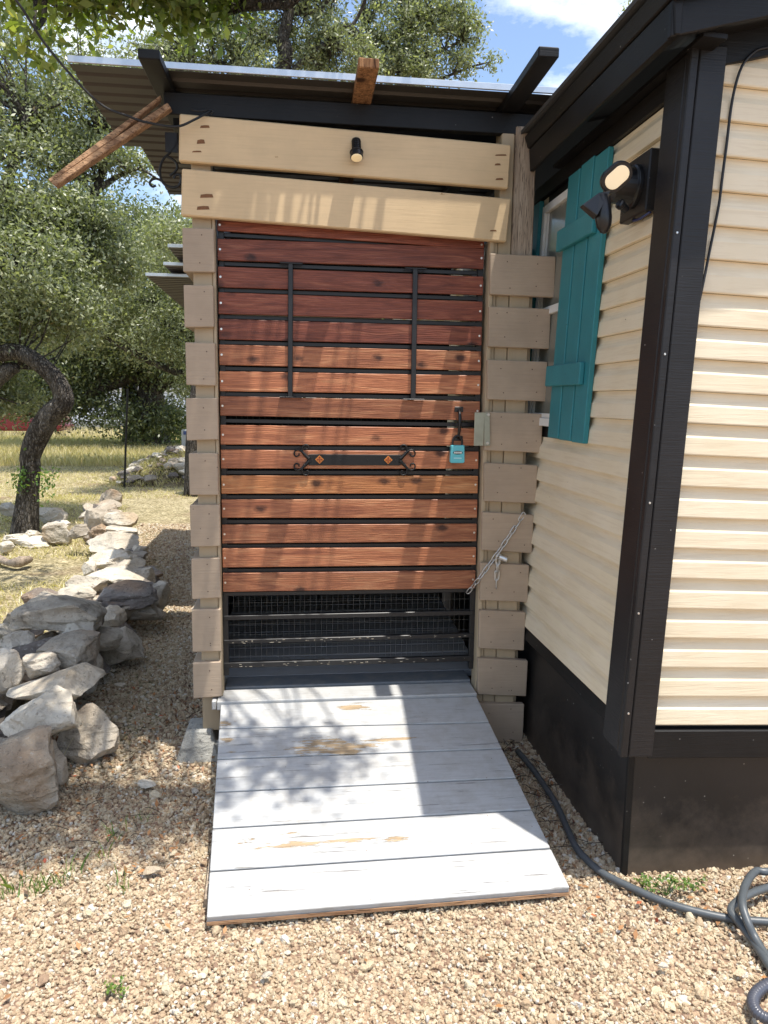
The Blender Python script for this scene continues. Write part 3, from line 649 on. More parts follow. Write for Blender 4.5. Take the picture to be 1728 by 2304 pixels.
# decorative strap with scrolls and two emblems
YS = YG - .0085
strap = obj('strap_plate', MB().prism([on(x, y_, 1, YS) for x, y_ in [(694, 1047), (902, 1047.5), (902, 1023.5), (694, 1022.5)]], (0, .004, 0)), m_iron, gate, .001)
def scroll(cx, cy, sx, sy, mb):   # a hook that leaves the plate end and curls over
    pts = [(0, 4), (8, 12), (17, 21), (25, 25), (32, 22), (34, 15), (30, 10), (24, 12), (23, 17)]
    P = [on(cx + sx * (x), cy + sy * (y_ - 2), 1, YS + .002) for x, y_ in pts]; mb.tube(P, [.0095, .0075, .0055, .0042, .0038, .0036, .0034, .0032, .0030], 6, smooth=4)
    pts = [(8, 12), (14, 22), (12, 33), (4, 36), (-1, 31), (2, 26), (6, 28)]
    P = [on(cx + sx * (x + 2), cy + sy * (y_ - 2), 1, YS + .002) for x, y_ in pts]; mb.tube(P, [.006, .005, .0042, .0038, .0035, .0032, .003], 6, smooth=4)
for (cx, sx) in ((696, -1), (900, 1)):
    for sy in (-1, 1):
        mb = MB(); scroll(cx, 1035, sx, sy, mb); obj('scroll', mb, m_iron, strap, smooth=True)
for (ex, ey) in ((719, 1034), (873.5, 1035)):
    c = on(ex, ey, 1, YS - .0005); s_ = .0195; mb = MB()
    mb.prism([c + (0, 0, -s_), c + (s_, 0, 0), c + (0, 0, s_), c + (-s_, 0, 0)], (0, .0015, 0))
    em = obj('emblem', mb, m_gold, strap, .0005)
    mb = MB(); 
    for (dx, dz) in ((0, 1), (1, 0), (0, -1), (-1, 0)):
        q = c + np.array([dx, 0, dz]) * s_ * .45; mb.prism([q + (0, 0, -s_ * .26), q + (s_ * .26, 0, 0), q + (0, 0, s_ * .26), q + (-s_ * .26, 0, 0)], (0, -.002, 0))
    mb.box(tuple(c + (-s_ * .6, -.003, -.0012)), tuple(c + (s_ * .6, -.0005, .0012))); mb.box(tuple(c + (-.0012, -.0032, -s_ * .6)), tuple(c + (.0012, -.0005, s_ * .6)))
    obj('emblem_cross', mb, plain('emblem_rust', (.30, .06, .02), .5, .2), em)
mb = MB()
for x in (702, 766, 827, 890): mb.lathe(on(x, 1035, 1, YS), (0, -1, 0), [(0, .0035), (.0015, .003)], 8)
obj('strap_rivet', mb, m_metalblk, strap)
# pull handle
ph = obj('pull_handle', MB().tube([on(1033, 922, 1, YG - .002), on(1034, 928, 1, YG - .03), on(1035, 940, 1, YG - .042), on(1034, 962, 1, YG - .042), on(1032, 978, 1, YG - .030), on(1031, 986, 1, YG - .002)], [.006, .006, .0075, .0072, .006, .006], 10, smooth=4), m_plastic, gate, smooth=True)
obj('handle_plate', MB().box(tuple(on(1023, 927, 1, YG - .005)), tuple(on(1042, 915.5, 1, YG - .0005))), m_plastic, ph, .001)
obj('handle_plate', MB().box(tuple(on(1022, 992, 1, YG - .005)), tuple(on(1041, 981, 1, YG - .0005))), m_plastic, ph, .001)
# padlock
pc = on(1030, 1022, 1, YG - .045)
pl = thing('padlock', 'teal combination padlock hanging from the black pull handle', 'padlock', (pc[0], pc[1], pc[2] - .04))
w_, h_ = .033, .040
mb = MB(); mb.prism([pc + np.array(v) for v in [(-w_, 0, -h_ + .004), (-w_ * .8, 0, -h_), (w_ * .8, 0, -h_), (w_, 0, -h_ + .004), (w_ * .92, 0, h_), (-w_ * .92, 0, h_)]], (0, .028, 0)); obj('lock_body', mb, m_tealpl, pl, .004, seg=2)
mb = MB(); mb.tube([pc + np.array(v) for v in [(-.021, .014, h_ - .005), (-.021, .014, h_ + .020), (-.014, .014, h_ + .036), (0, .014, h_ + .042), (.014, .014, h_ + .036), (.021, .014, h_ + .020), (.021, .014, h_ - .005)]], .0048, 10, smooth=4); obj('shackle', mb, m_galv and m_plastic, pl, smooth=True)
dz = obj('dial_window', MB().prism([pc + np.array([.0225 * math.cos(a), -.0008, .007 + .0085 * math.sin(a)]) for a in np.linspace(0, 2 * math.pi, 14, endpoint=False)], (0, .0007, 0)), plain('dial_dark', (.02, .05, .06), .4), pl)
for k in range(4): obj('dial', MB().box(tuple(pc + (-.0175 + k * .0092, -.0035, .003)), tuple(pc + (-.0100 + k * .0092, -.001, .0115))), m_white, dz, .001)
obj('label_strip', MB().box(tuple(pc + (-.018, -.0007, -.020)), tuple(pc + (.018, -.0002, -.015))), plain('pale_print', (.45, .75, .78), .4), pl)

# chain with a small round padlock
YC = YB - .008
chain = thing('chain', 'galvanised chain slung from the gate bottom up over the right quoin blocks', 'chain', tuple(on(1120, 1243, 1, YC)))
def chain_run(pts, n, parent, l=.032, w=.0085, r=.0027):
    P = [Vector(on(x, y_, 1, yy)) for x, y_, yy in pts]; seg = [(P[i + 1] - P[i]).length for i in range(len(P) - 1)]; T = sum(seg)
    for k in range(n):
        t = (k + .5) / n * T; i = 0
        while i < len(seg) - 1 and t > seg[i]: t -= seg[i]; i += 1
        c = P[i].lerp(P[i + 1], t / seg[i]); d = (P[i + 1] - P[i]).normalized(); side = d.cross(Vector((0, 1, 0))).normalized() if k % 2 == 0 else (d.cross(Vector((0, 1, 0))).normalized() * .35 + Vector((0, 1, 0)) * .94).normalized()
        hl = T / n * .62; q = []
        for a in range(13):
            an = 2 * math.pi * a / 12; u = math.cos(an); v = math.sin(an)
            q.append(c + d * (math.copysign(hl - w, u) + u * w if abs(u) > .1 else 0) + side * v * w)
        mb = MB(); mb.tube(q, r, 6, cap=False); obj('link', mb, m_galv, parent, smooth=True)
chain_run([(1052, 1334, YG - .01), (1075, 1306, YC), (1119, 1246, YC), (1150, 1200, YC), (1179, 1155, YC + .012)], 13, chain)
chain_run([(1120, 1250, YC), (1117, 1290, YC), (1117, 1322, YC)], 4, chain)
chain_run([(1121, 1252, YC - .006), (1121, 1275, YC - .004), (1119, 1302, YC)], 3, chain)
c = Vector(on(1132, 1256, 1, YC - .012)); d = Vector((.85, -.35, -.3)).normalized()
lk = thing('small_padlock', 'small silver barrel padlock joining the chain ends', 'padlock', tuple(c))
obj('lock_barrel', MB().lathe(c - d * .018, d, [(0, .010), (.002, .0125), (.036, .0125), (.040, .010)], 16), m_galv, lk, smooth=False)
obj('keyway', MB().lathe(c + d * .0225, d, [(0, .006), (.001, .005)], 10), m_plastic, lk)
obj('shackle', MB().ring(c - d * .022, (0, 1, .3), .011, .0024, sx=1.2), m_galv, lk, smooth=True)

# spot lamp on the top header board
sc = on(802, 336, 1, 3.31); sp = thing('spot_lamp', 'small black ribbed spot lamp on the upper cream header board', 'lamp', tuple(sc))
ax = Vector((0, -.42, -.9)).normalized()
mb = MB(); prf = [(-.048, .014), (-.044, .019)]
for k in range(5): prf += [(-.040 + k * .009, .0195), (-.0375 + k * .009, .0195), (-.0365 + k * .009, .0170), (-.0325 + k * .009, .0170)]
prf += [(.008, .0200), (.012, .0255), (.040, .0265), (.042, .024)]
obj('lamp_body', MB().lathe(sc, ax, prf, 20), m_plastic, sp)
ls = MT('warm_lens'); ls.col((.85, .68, .40)).set(.25); ls.b.inputs['Emission Color'].default_value = (1, .78, .45, 1); ls.b.inputs['Emission Strength'].default_value = .15; m_lens = ls.m
obj('lens', MB().lathe(Vector(sc) + ax * .0425, ax, [(0, .0235), (.002, .0215), (.004, .012)], 20), m_lens, sp, smooth=True)
obj('bracket', MB().box(tuple(sc + (-.008, -.004, -.012)), tuple(sc + (.008, .0275, .004))), m_plastic, sp, .001)
obj('clamp_ring', MB().ring(Vector(sc) + ax * .016, ax, .0262, .0025, 20), m_plastic, sp, smooth=True)

# flood light with camera on the side wall
fc = Vector(H(1.055, 2.50, 2.30)); fl = thing('flood_light', 'black wall mounted floodlight with camera head beside the teal shutter', 'lamp', tuple(fc))
obj('mounting_block', hmb(MB().box((1.050, 2.405, 2.205), (1.086, 2.60, 2.395))), m_blackv, fl, .004)
obj('canopy', MB().lathe(H(1.0495, 2.50, 2.30), (-1, 0, .04), [(0, .068), (.012, .068), (.016, .060), (.075, .054), (.088, .046), (.092, .02)], 28), m_plastic, fl, .001)
hc = Vector(on(1388, 399, 1, 2.36))
n = Vector((-.22, -.93, -.33)).normalized()            # the lamp face looks out and down
u = (Vector((.70, 0, .72)) - n * n.dot(Vector((.70, 0, .72)))).normalized(); v = n.cross(u)
def oval(c, a, b, k=22):
    o = []
    for i in range(k):
        t = 2 * math.pi * i / k; o.append(c + u * ((a - b) * (1 if math.cos(t) > 0 else -1) + b * math.cos(t)) + v * b * math.sin(t))
    return o
obj('lamp_head', MB().prism(oval(hc, .051, .036), -n * .030), m_plastic, fl, .006, seg=2)
obj('lamp_rim', MB().prism(oval(hc + n * .001, .049, .034), n * .004), m_plastic, fl, .001)
fs = MT('flood_lens'); nn = fs.noise(fs.coords(rnd=False), 22, 2); fs.col((.9, .78, .55)).set(.3); fs.b.inputs['Emission Color'].default_value = (1, .74, .42, 1); fs.b.inputs['Emission Strength'].default_value = .2
obj('lens', MB().prism(oval(hc + n * .0052, .039, .0245), n * .002), fs.m, fl, .001)
obj('arm', MB().tube([hc - n * .028, hc - n * .05 + Vector((.01, 0, .0)), Vector(H(.985, 2.49, 2.315))], .012, 10), m_plastic, fl, smooth=True)
cc = Vector(on(1357, 476, 1, 2.36)); ca = Vector((.10, -.05, -1)).normalized()
ch_ = obj('camera_head', MB().lathe(cc - ca * .05, ca, [(0, .018), (.004, .024), (.07, .0255), (.095, .022), (.112, .012), (.116, .004)], 22), m_plastic, fl, smooth=True)
obj('sun_hood', MB().add([cc + Vector(p) for p in [(-.020, -.012, .052), (.012, -.020, .058), (.016, .02, .058), (-.016, .025, .052), (-.075, -.02, .012), (-.030, -.026, -.020), (-.022, .02, -.022), (-.070, .02, .014), ]],
    [(0, 1, 2, 3), (0, 4, 5, 1), (3, 2, 6, 7), (0, 3, 7, 4), (4, 7, 6, 5)]), m_plastic, ch_, .004, seg=2)
obj('joint', MB().lathe(Vector(on(1400, 464, 1, 2.37)), (-.75, -.3, .4), [(-.02, .012), (.0, .012), (.004, .0155), (.014, .0155), (.018, .010)], 16), m_plastic, fl, smooth=False)
mb = MB(); mb.tube([H(1.07, 2.41, 2.204), H(1.055, 2.45, 2.190), H(1.06, 2.50, 2.196), H(1.07, 2.53, 2.204)], .004, 6, smooth=3); obj('wire', mb, plain('blue_wire', (.01, .02, .10), .4), fl)

# wrought iron scroll bracket by the left end of the header
mb = MB(); yb = 3.40
def S(pts, r=.0055): mb.tube([on(x, y_, 1, yb) for x, y_ in pts], r, 6, smooth=4)
S([(398, 300), (398, 322), (384, 342), (368, 358), (360, 380), (362, 402), (372, 416), (388, 422), (402, 418), (408, 404), (404, 394), (395, 394), (391, 402)])
S([(374, 352), (385, 357), (396, 366), (399, 378), (392, 388), (382, 396)]); S([(366, 408), (352, 402), (341, 405), (337, 413), (343, 420), (351, 417)], .005)
mb.box(tuple(on(372, 342, 1, yb - .004)), tuple(on(400, 300, 1, yb + .004)))
obj('scroll_bracket', mb, m_iron, None, smooth=False, base=True, label='black wrought iron scroll bracket at the left end of the header boards', cat='bracket')
# split timber nailed to the corner
P = [on(x, y_, 1, yy) for x, y_, yy in [(124, 419, 3.10), (385, 242, 3.325), (367, 213, 3.325), (107, 403, 3.10)]]
mb = MB(); P = [np.array(p) for p in P]
mid0 = P[1] * .5 + P[2] * .5; mid1 = P[0] * .42 + P[3] * .58
mb.prism([P[0], P[1], mid0 + (.0, 0, -.004), (mid0 + mid1) / 2 + (0, 0, -.001), mid1], (0, .045, 0)); mb.prism([mid1 + (0, .002, .0004), (mid0 + mid1) / 2 + (0, .002, .0), mid0 + (-.03, .002, .004), P[2] + (-.01, .002, .0), P[3] + (0, .002, 0)], (0, .036, 0))
obj('split_timber', mb, m_split, None, .003, base=True, label='cracked bare timber offcut sticking out left from the roof beam', cat='timber')
mb = MB(); mb.tube([on(x, y_, 1, yy) for x, y_, yy in [(-60, -110, 3.0), (36, 0, 3.05), (110, 110, 3.12), (219, 229, 3.18), (290, 262, 3.22), (333, 276, 3.25), (396, 285, 3.28), (440, 268, 3.30), (474, 249, 3.334)]], .0048, 8, smooth=6)
mb.tube([on(x, y_, 1, 3.334) for x, y_ in [(430, 247), (452, 250), (470, 247), (480, 250), (474, 256)]], .004, 6, smooth=3)
obj('cable', mb, m_cable, None, smooth=True, base=True, label='black overhead cable sagging from the trees to the porch header', cat='cable')

# ------------------------------------------------------------------ hoses
def hose(pts, r, lab, mat=m_rubber, sm=6, **k):
    mb = MB(); mb.tube(pts, r, 12, smooth=sm); return obj('hose', mb, mat, None, smooth=True, label=lab, cat='hose', **k)
G = lambda x, y_, z=.018: on(x, y_, 2, z)
hose([G(1165, 1690), G(1197, 1728), G(1225, 1768), G(1251, 1808), G(1278, 1868), G(1300, 1912), G(1345, 1957), G(1385, 1980), G(1414, 1994), G(1481, 2024), G(1548, 2046), G(1639, 2066), G(1728, 2074), G(1800, 2078), G(1900, 2080)], .0125,
     'grey rubber hose curving along the black skirting past the ramp')
hose([G(1900, 1935, .03), G(1800, 1950, .05), G(1728, 1961, .06), G(1700, 1961, .06), G(1678, 1990, .07), G(1670, 2030, .085), G(1682, 2074, .06), G(1700, 2112, .03), G(1728, 2155, .018), G(1770, 2200), G(1850, 2240), G(1950, 2200), G(1990, 2080), G(1940, 1990, .02), G(1840, 1975, .02),
      G(1728, 1998, .04), G(1685, 2013, .05), G(1655, 2032, .05), G(1645, 2050, .045), G(1662, 2074, .035), G(1695, 2118, .018), G(1728, 2168), G(1765, 2225), G(1800, 2290)], .0125, 'looped coil of grey rubber hose at the right edge of the gravel')
mb = MB(); pts = [G(1830, 2190, .02), G(1770, 2200, .022), G(1735, 2212, .024), G(1706, 2230, .026), G(1694, 2252, .026), G(1702, 2276, .026), G(1728, 2292, .024), G(1780, 2300, .022)]
vp = MB(); vp.tube(pts, .0145, 14, smooth=14); V = np.array(vp.v).reshape(-1, 14, 3)
cen = V.mean(1, keepdims=True); k_ = (1 + .13 * np.where(np.arange(len(V)) % 3 == 0, 1, -.5))[:, None, None]; vp.v = [tuple(p) for p in (cen + (V - cen) * k_).reshape(-1, 3)]
obj('corrugated_hose', vp, plain('dark_corrugated_plastic', (.07, .075, .095), .3), None, smooth=True, label='short bend of ribbed grey hose at the lower right corner', cat='hose')

# ------------------------------------------------------------------ stones
def ico(sub):
    import bmesh
    bm = bmesh.new(); bmesh.ops.create_icosphere(bm, subdivisions=sub, radius=1.0)
    v = np.array([x.co[:] for x in bm.verts]); f = [tuple(q.index for q in p.verts) for p in bm.faces]; bm.free(); return v, f
ICO3 = ico(4); ICO2 = ico(2)
def rock(rng, w, d, h, base=ICO3, cuts=13, rough=.05):
    v, f = base; v = v.copy()
    for _ in range(cuts):
        n = rng.normal(size=3); n /= np.linalg.norm(n); dd = rng.uniform(.46, .80); s = v @ n
        v -= np.outer(np.maximum(s - dd, 0), n)
    if len(v) > 100:
        for fr, am in ((2.2, .055), (5, .035), (11, .022), (25, .012)):
            ph = rng.uniform(0, 6.28, (3, 3)); D = rng.normal(size=(3, 3)) * fr
            n = np.sin(v @ D[0] + ph[0, 0]) * np.sin(v @ D[1] + ph[0, 1]) + .5 * np.abs(np.sin(v @ D[2] + ph[0, 2])); v *= (1 + am * n)[:, None]
        q = v[:, 2] * 9 + np.sin(v[:, 0] * 3 + rng.uniform(0, 6)) * .8; v[:, :2] *= (1 + .022 * np.sign(np.sin(q)))[:, None]   # bedding planes
    lo, hi = v.min(0), v.max(0); v = (v - (lo + hi) / 2) / (hi - lo) * np.array([w, d, h]); return v, f
def stone(rng, c, w, d, h, mat, parent, rz=0, tilt=0, cuts=13, name='stone', base=ICO3):
    v, f = rock(rng, w, d, h, base, cuts); E_ = Euler((rng.uniform(-.1, .1), tilt, rz)).to_matrix(); v = v @ np.array(E_).T
    me = bpy.data.meshes.new(name); me.from_pydata(v.tolist(), [], f); me.update(); me.materials.append(mat)
    o = bpy.data.objects.new(name, me); col.objects.link(o); o.parent = parent; o.location = Vector(c) - wloc(parent); return o
wall = thing('dry_stone_wall', 'low tumbled dry stacked limestone wall beside the gravel path', 'stone wall', (-1.4, 4.5, 0))
RL = [  # x0,x1,y0,y1 in the photo, distance, tone
 (-60, 112, 1652, 1868, 2.85, 0), (-10, 168, 1562, 1692, 3.12, 1), (134, 256, 1592, 1734, 3.32, 0), (88, 146, 1680, 1778, 3.05, 0), (15, 208, 1518, 1618, 3.45, 1),
 (53, 126, 1474, 1530, 3.65, 0), (68, 207, 1430, 1540, 3.8, 0), (186, 226, 1462, 1566, 3.88, 0), (-6, 68, 1424, 1490, 3.95, 0), (-40, 42, 1464, 1570, 3.6, 0),
 (40, 216, 1344, 1434, 4.2, 0), (138, 208, 1394, 1466, 4.1, 1), (190, 268, 1416, 1468, 4.3, 0), (214, 316, 1416, 1512, 4.5, 0), (211, 280, 1366, 1426, 4.7, 1),
 (12, 72, 1374, 1428, 4.4, 0), (48, 121, 1330, 1380, 4.8, 2), (-30, 38, 1406, 1455, 4.3, 1), (217, 340, 1313, 1374, 5.15, 2), (260, 362, 1342, 1400, 5.2, 0),
 (208, 268, 1354, 1390, 5.0, 2), (334, 376, 1308, 1384, 5.5, 1), (117, 208, 1324, 1362, 5.2, 1), (150, 242, 1293, 1350, 5.5, 1), (198, 315, 1272, 1322, 5.8, 1),
 (282, 342, 1280, 1336, 5.9, 0), (183, 213, 1264, 1302, 6.2, 1), (203, 294, 1239, 1284, 6.5, 1), (290, 326, 1254, 1286, 6.5, 1), (197, 308, 1200, 1262, 7.2, 1),
 (300, 328, 1226, 1268, 7.0, 0), (220, 304, 1184, 1218, 8.0, 1), (230, 303, 1152, 1194, 8.8, 1), (188, 240, 1144, 1206, 8.8, 0), (203, 265, 1127, 1158, 9.8, 0), (224, 270, 1098, 1152, 10.4, 0),
 (150, 200, 1180, 1215, 8.0, 0), (240, 300, 1215, 1245, 7.5, 0), (60, 110, 1560, 1600, 3.9, 0), (110, 190, 1500, 1560, 4.0, 2)]
for i, (x0, x1, y0, y1, yy, tone) in enumerate(RL):
    rng = np.random.default_rng(100 + i); a = on(x0, (y0 + y1) / 2, 1, yy); b = on(x1, (y0 + y1) / 2, 1, yy); t = on((x0 + x1) / 2, y0, 1, yy); bb = on((x0 + x1) / 2, y1, 1, yy)
    w = (b[0] - a[0]) * 1.14; h = (t[2] - bb[2]) * 1.08; c = (a + b) / 2; c[2] = (t[2] + bb[2]) / 2; d = max(w * rng.uniform(.7, 1.0), .16); h2 = max(h * .86, .05)
    c[1] += d * .25
    if c[2] - h2 / 2 < .02: pass
    stone(rng, c, w, d, h2, (m_stone, m_stonew, m_stoned)[tone], wall, rz=rng.uniform(-.25, .25), tilt=rng.uniform(-.12, .12))
rng = np.random.default_rng(55)
for i in range(150):   # hearting stones inside the pile
    y = rng.uniform(2.7, 9.6); xc = -1.02 - max(0, y - 6.0) * .29 if y > 6 else -.98
    xw = .55 if y < 5 else .32; w = rng.uniform(.16, .30); z = rng.uniform(.02, .24 if y > 4.2 else .30)
    if y < 3.5: z *= .6
    stone(rng, (xc - .12 - rng.uniform(0, xw), y + .2, z), w, w * rng.uniform(.7, 1), w * rng.uniform(.4, .65), (m_stone, m_stone, m_stoned)[i % 3], wall, rz=rng.uniform(0, 3), base=ico(3) if i == 0 else ICO2 if 0 else ICO3)
ring = thing('tree_ring_stones', 'loose ring of pale limestone rocks around the base of the curved oak trunk', 'stone edging', (-3.0, 9, 0))
for i, (x0, x1, y0, y1, yy) in enumerate([(94, 158, 1176, 1228, 8.5), (80, 140, 1143, 1180, 10), (105, 155, 1172, 1190, 9.4), (50, 90, 1194, 1216, 8.8), (0, 64, 1200, 1226, 8.6), (28, 106, 1212, 1236, 8.4), (-8, 34, 1132, 1164, 10.2), (-5, 32, 1218, 1250, 8.0), (115, 150, 1152, 1176, 9.8)]):
    rng = np.random.default_rng(300 + i); a = on(x0, y1, 1, yy); b = on(x1, y1, 1, yy); t = on(x0, y0, 1, yy); w = b[0] - a[0]; h = max(t[2] - a[2], .08)
    stone(rng, ((a[0] + b[0]) / 2, yy + w * .3, max(h / 2 - .03, (a[2] + t[2]) / 2)), w, w * .8, h, m_stonew, ring, rz=rng.uniform(-.4, .4))
pile = thing('rubble_pile', 'heap of pale broken stones and dry brush beyond the thin steel post', 'rubble pile', (-2.3, 15, 0))
rng = np.random.default_rng(9)
gx, gy = np.meshgrid(np.linspace(-3.6, -.4, 40), np.linspace(14.2, 18.2, 30), indexing='ij'); hz_ = lambda x, y: np.maximum(0, .62 * (1 - ((x + 1.7) / 1.75) ** 2)) * np.maximum(0, 1 - ((y - 16.2) / 1.95) ** 2)
gz = hz_(gx, gy) + .035 * np.sin(gx * 9 + gy * 5) * np.sin(gy * 8) - .04; a_ = (np.arange(39)[:, None] * 30 + np.arange(29)[None, :]).ravel()
o = obj('soil_heap', mesh_np('soil_heap', np.stack([gx + 2.3, gy - 15, gz], -1).reshape(-1, 3), np.stack([a_, a_ + 30, a_ + 31, a_ + 1], 1)), stone_mat('brushy_soil', (.06, .045, .025), (.14, .11, .06), (.26, .21, .12), (.12, .09, .05)), None, smooth=False); o.parent = pile
for i in range(130):
    x = rng.uniform(-3.3, -.7); y = rng.uniform(14.4, 17.0); hh = float(hz_(x, y)); w = rng.uniform(.08, .36)
    stone(rng, (x, y, hh + .02), w, w * .8, w * .5, (m_stone, m_stonew, m_stoned)[i % 3], pile, rz=rng.uniform(0, 3), base=ICO2)
P = np.stack([rng.uniform(-3.3, -.7, 5000), rng.uniform(14.3, 17, 5000), np.zeros(5000)], 1); P[:, 2] = hz_(P[:, 0], P[:, 1]) - .03
BRUSH = P
# loose pale stones on the gravel
for i, (x, y_, w, lab) in enumerate([(347, 1958, .07, 'flat white stone chip on the gravel left of the ramp'), (330, 1764, .085, 'pale tan rock on the shaded gravel between wall and ramp'), (600, 2192, .035, 'small white pebble on the gravel in front of the ramp'),
                                     (1675 - 10, 1668 + 520, .034, 'pinkish pebble on the gravel near the ribbed hose'), (808 + 864 - 180, 2172, .03, 'white chip of stone on the gravel left of the hose coil'), (270, 1540, .06, 'grey flat stone on the shaded path beside the wall'), (452, 1850 + 480, .03, 'cream pebble at the lower left gravel')][:6]):
    rng = np.random.default_rng(400 + i); p = on(x, y_, 2, .012); v, f = rock(rng, w, w * .6, w * .32)
    me = bpy.data.meshes.new('loose_stone'); me.from_pydata(v.tolist(), [], f); me.materials.append(m_stonew); o = obj('loose_stone', me, m_stonew, None, label=lab, cat='stone'); o.location = Vector(p); o.rotation_euler.z = rng.uniform(-.5, .5)
# gravel
def gravel():
    rng = np.random.default_rng(11); P = []; Sc = []
    def fill(x0, x1, y0, y1, dens, smin, smax, keep=lambda x, y: np.ones(len(x), bool), z=.0):
        n = int((x1 - x0) * (y1 - y0) * dens); x = rng.uniform(x0, x1, n); y = rng.uniform(y0, y1, n); k = keep(x, y)
        x = x[k]; y = y[k]; s = smin + (smax - smin) * rng.beta(1.4, 3.6, len(x)); P.append(np.stack([x, y, z + rng.uniform(-.003, .005, len(x))], 1)); Sc.append(s)
    vis = lambda x, y: (np.abs(x - .122 * y) < .56 * y + .35) & ~((x > 1.13) & (y > 2.32)) & ~((x > -.22) & (x < .85) & (y > 2.35)) & ~((x < -1.35) & (y > 2.9))
    fill(-1.7, 2.4, .85, 3.2, 12500, .0032, .0108, vis)
    fill(-1.7, 2.4, .85, 3.2, 60, .012, .020, vis)
    fill(-1.15, -.2, 3.2, 5.2, 5200, .0055, .0125); fill(-1.35, -.3, 5.2, 7.2, 3400, .007, .014); fill(-1.9, -.3, 7.2, 10, 1500, .008, .017, lambda x, y: x > -1.1 - (y - 6) * .22)
    fill(.9, 1.13, 2.3, 3.6, 5200, .005, .012)
    P = np.concatenate(P); Sc = np.concatenate(Sc); n = len(P)
    gz = .012 * np.sin(P[:, 0] * 1.7 + P[:, 1] * .6) * np.cos(P[:, 1] * 1.3) + .006 * np.sin(P[:, 0] * 7) * np.sin(P[:, 1] * 6.1) - .012
    P[:, 2] += gz + Sc * .35
    me = bpy.data.meshes.new('gravel'); me.vertices.add(n); me.vertices.foreach_set('co', P.astype(np.float32).ravel())
    a = me.attributes.new('rot', 'FLOAT_VECTOR', 'POINT'); a.data.foreach_set('vector', rng.uniform(0, 6.28, (n, 3)).astype(np.float32).ravel())
    sv = Sc[:, None] * rng.uniform(.62, 1.25, (n, 3)); a = me.attributes.new('scl', 'FLOAT_VECTOR', 'POINT'); a.data.foreach_set('vector', sv.astype(np.float32).ravel())
    a = me.attributes.new('tint', 'FLOAT', 'POINT'); a.data.foreach_set('value', rng.random(n).astype(np.float32))
    s = MT('gravel_stones'); at = s.n('Attribute'); at.attribute_name = 'tint'; at.attribute_type = 'INSTANCER'
    c = s.ramp(at.outputs['Fac'], [(0, (.30, .19, .13)), (.06, (.52, .375, .24)), (.5, (.68, .55, .37)), (.85, (.76, .65, .46)), (1.0, (.82, .78, .69))])
    nn = s.noise(s.coords(rnd=False), 1.5, 5, .7); c = s.mix(s.math('MULTIPLY', s.ramp(nn, [(.4, 1.0), (.7, 0.0)]), .18), c, (.24, .16, .11)); s.col(c).set(.85, spec=.2); s.bump(nn, .5, .2)
    o = obj('gravel', me, s.m, kind='stuff')
    ng = bpy.data.node_groups.new('gravel_scatter', 'GeometryNodeTree'); N = ng.nodes; K = ng.links
    ng.interface.new_socket('Geometry', in_out='INPUT', socket_type='NodeSocketGeometry'); ng.interface.new_socket('Geometry', in_out='OUTPUT', socket_type='NodeSocketGeometry')
    gi = N.new('NodeGroupInput'); go = N.new('NodeGroupOutput'); ip = N.new('GeometryNodeInstanceOnPoints'); jn = N.new('GeometryNodeJoinGeometry')
    for k in range(7):
        ic = N.new('GeometryNodeMeshIcoSphere'); ic.inputs['Subdivisions'].default_value = 2; sp_ = N.new('GeometryNodeSetPosition'); no = N.new('ShaderNodeTexVoronoi')
        pos = N.new('GeometryNodeInputPosition'); ad = N.new('ShaderNodeVectorMath'); ad.operation = 'ADD'; ad.inputs[1].default_value = (k * 7.3, k * 3.1, k * 5.7)
        no.inputs['Scale'].default_value = .85; sc_ = N.new('ShaderNodeVectorMath'); sc_.operation = 'SUBTRACT'; s2 = N.new('ShaderNodeVectorMath'); s2.operation = 'SCALE'; s2.inputs['Scale'].default_value = .62
        K.new(pos.outputs[0], ad.inputs[0]); K.new(ad.outputs[0], no.inputs['Vector']); K.new(no.outputs['Color'], sc_.inputs[0]); sc_.inputs[1].default_value = (.5, .5, .5)
        K.new(sc_.outputs[0], s2.inputs[0]); K.new(ic.outputs[0], sp_.inputs[0]); K.new(s2.outputs[0], sp_.inputs['Offset'])
        gti = N.new('GeometryNodeGeometryToInstance'); sm = N.new('GeometryNodeSetMaterial'); sm.inputs['Material'].default_value = s.m
        K.new(sp_.outputs[0], sm.inputs[0]); K.new(sm.outputs[0], gti.inputs[0]); K.new(gti.outputs[0], jn.inputs[0])
    ra_ = N.new('GeometryNodeInputNamedAttribute'); ra_.data_type = 'FLOAT_VECTOR'; ra_.inputs['Name'].default_value = 'rot'
    sa = N.new('GeometryNodeInputNamedAttribute'); sa.data_type = 'FLOAT_VECTOR'; sa.inputs['Name'].default_value = 'scl'; e2r = N.new('FunctionNodeEulerToRotation')
    ip.inputs['Pick Instance'].default_value = True
    K.new(gi.outputs[0], ip.inputs['Points']); K.new(jn.outputs[0], ip.inputs['Instance']); K.new(ra_.outputs[0], e2r.inputs[0]); K.new(e2r.outputs[0], ip.inputs['Rotation']); K.new(sa.outputs[0], ip.inputs['Scale']); K.new(ip.outputs[0], go.inputs[0])
    md = o.modifiers.new('scatter', 'NODES'); md.node_group = ng
gravel()

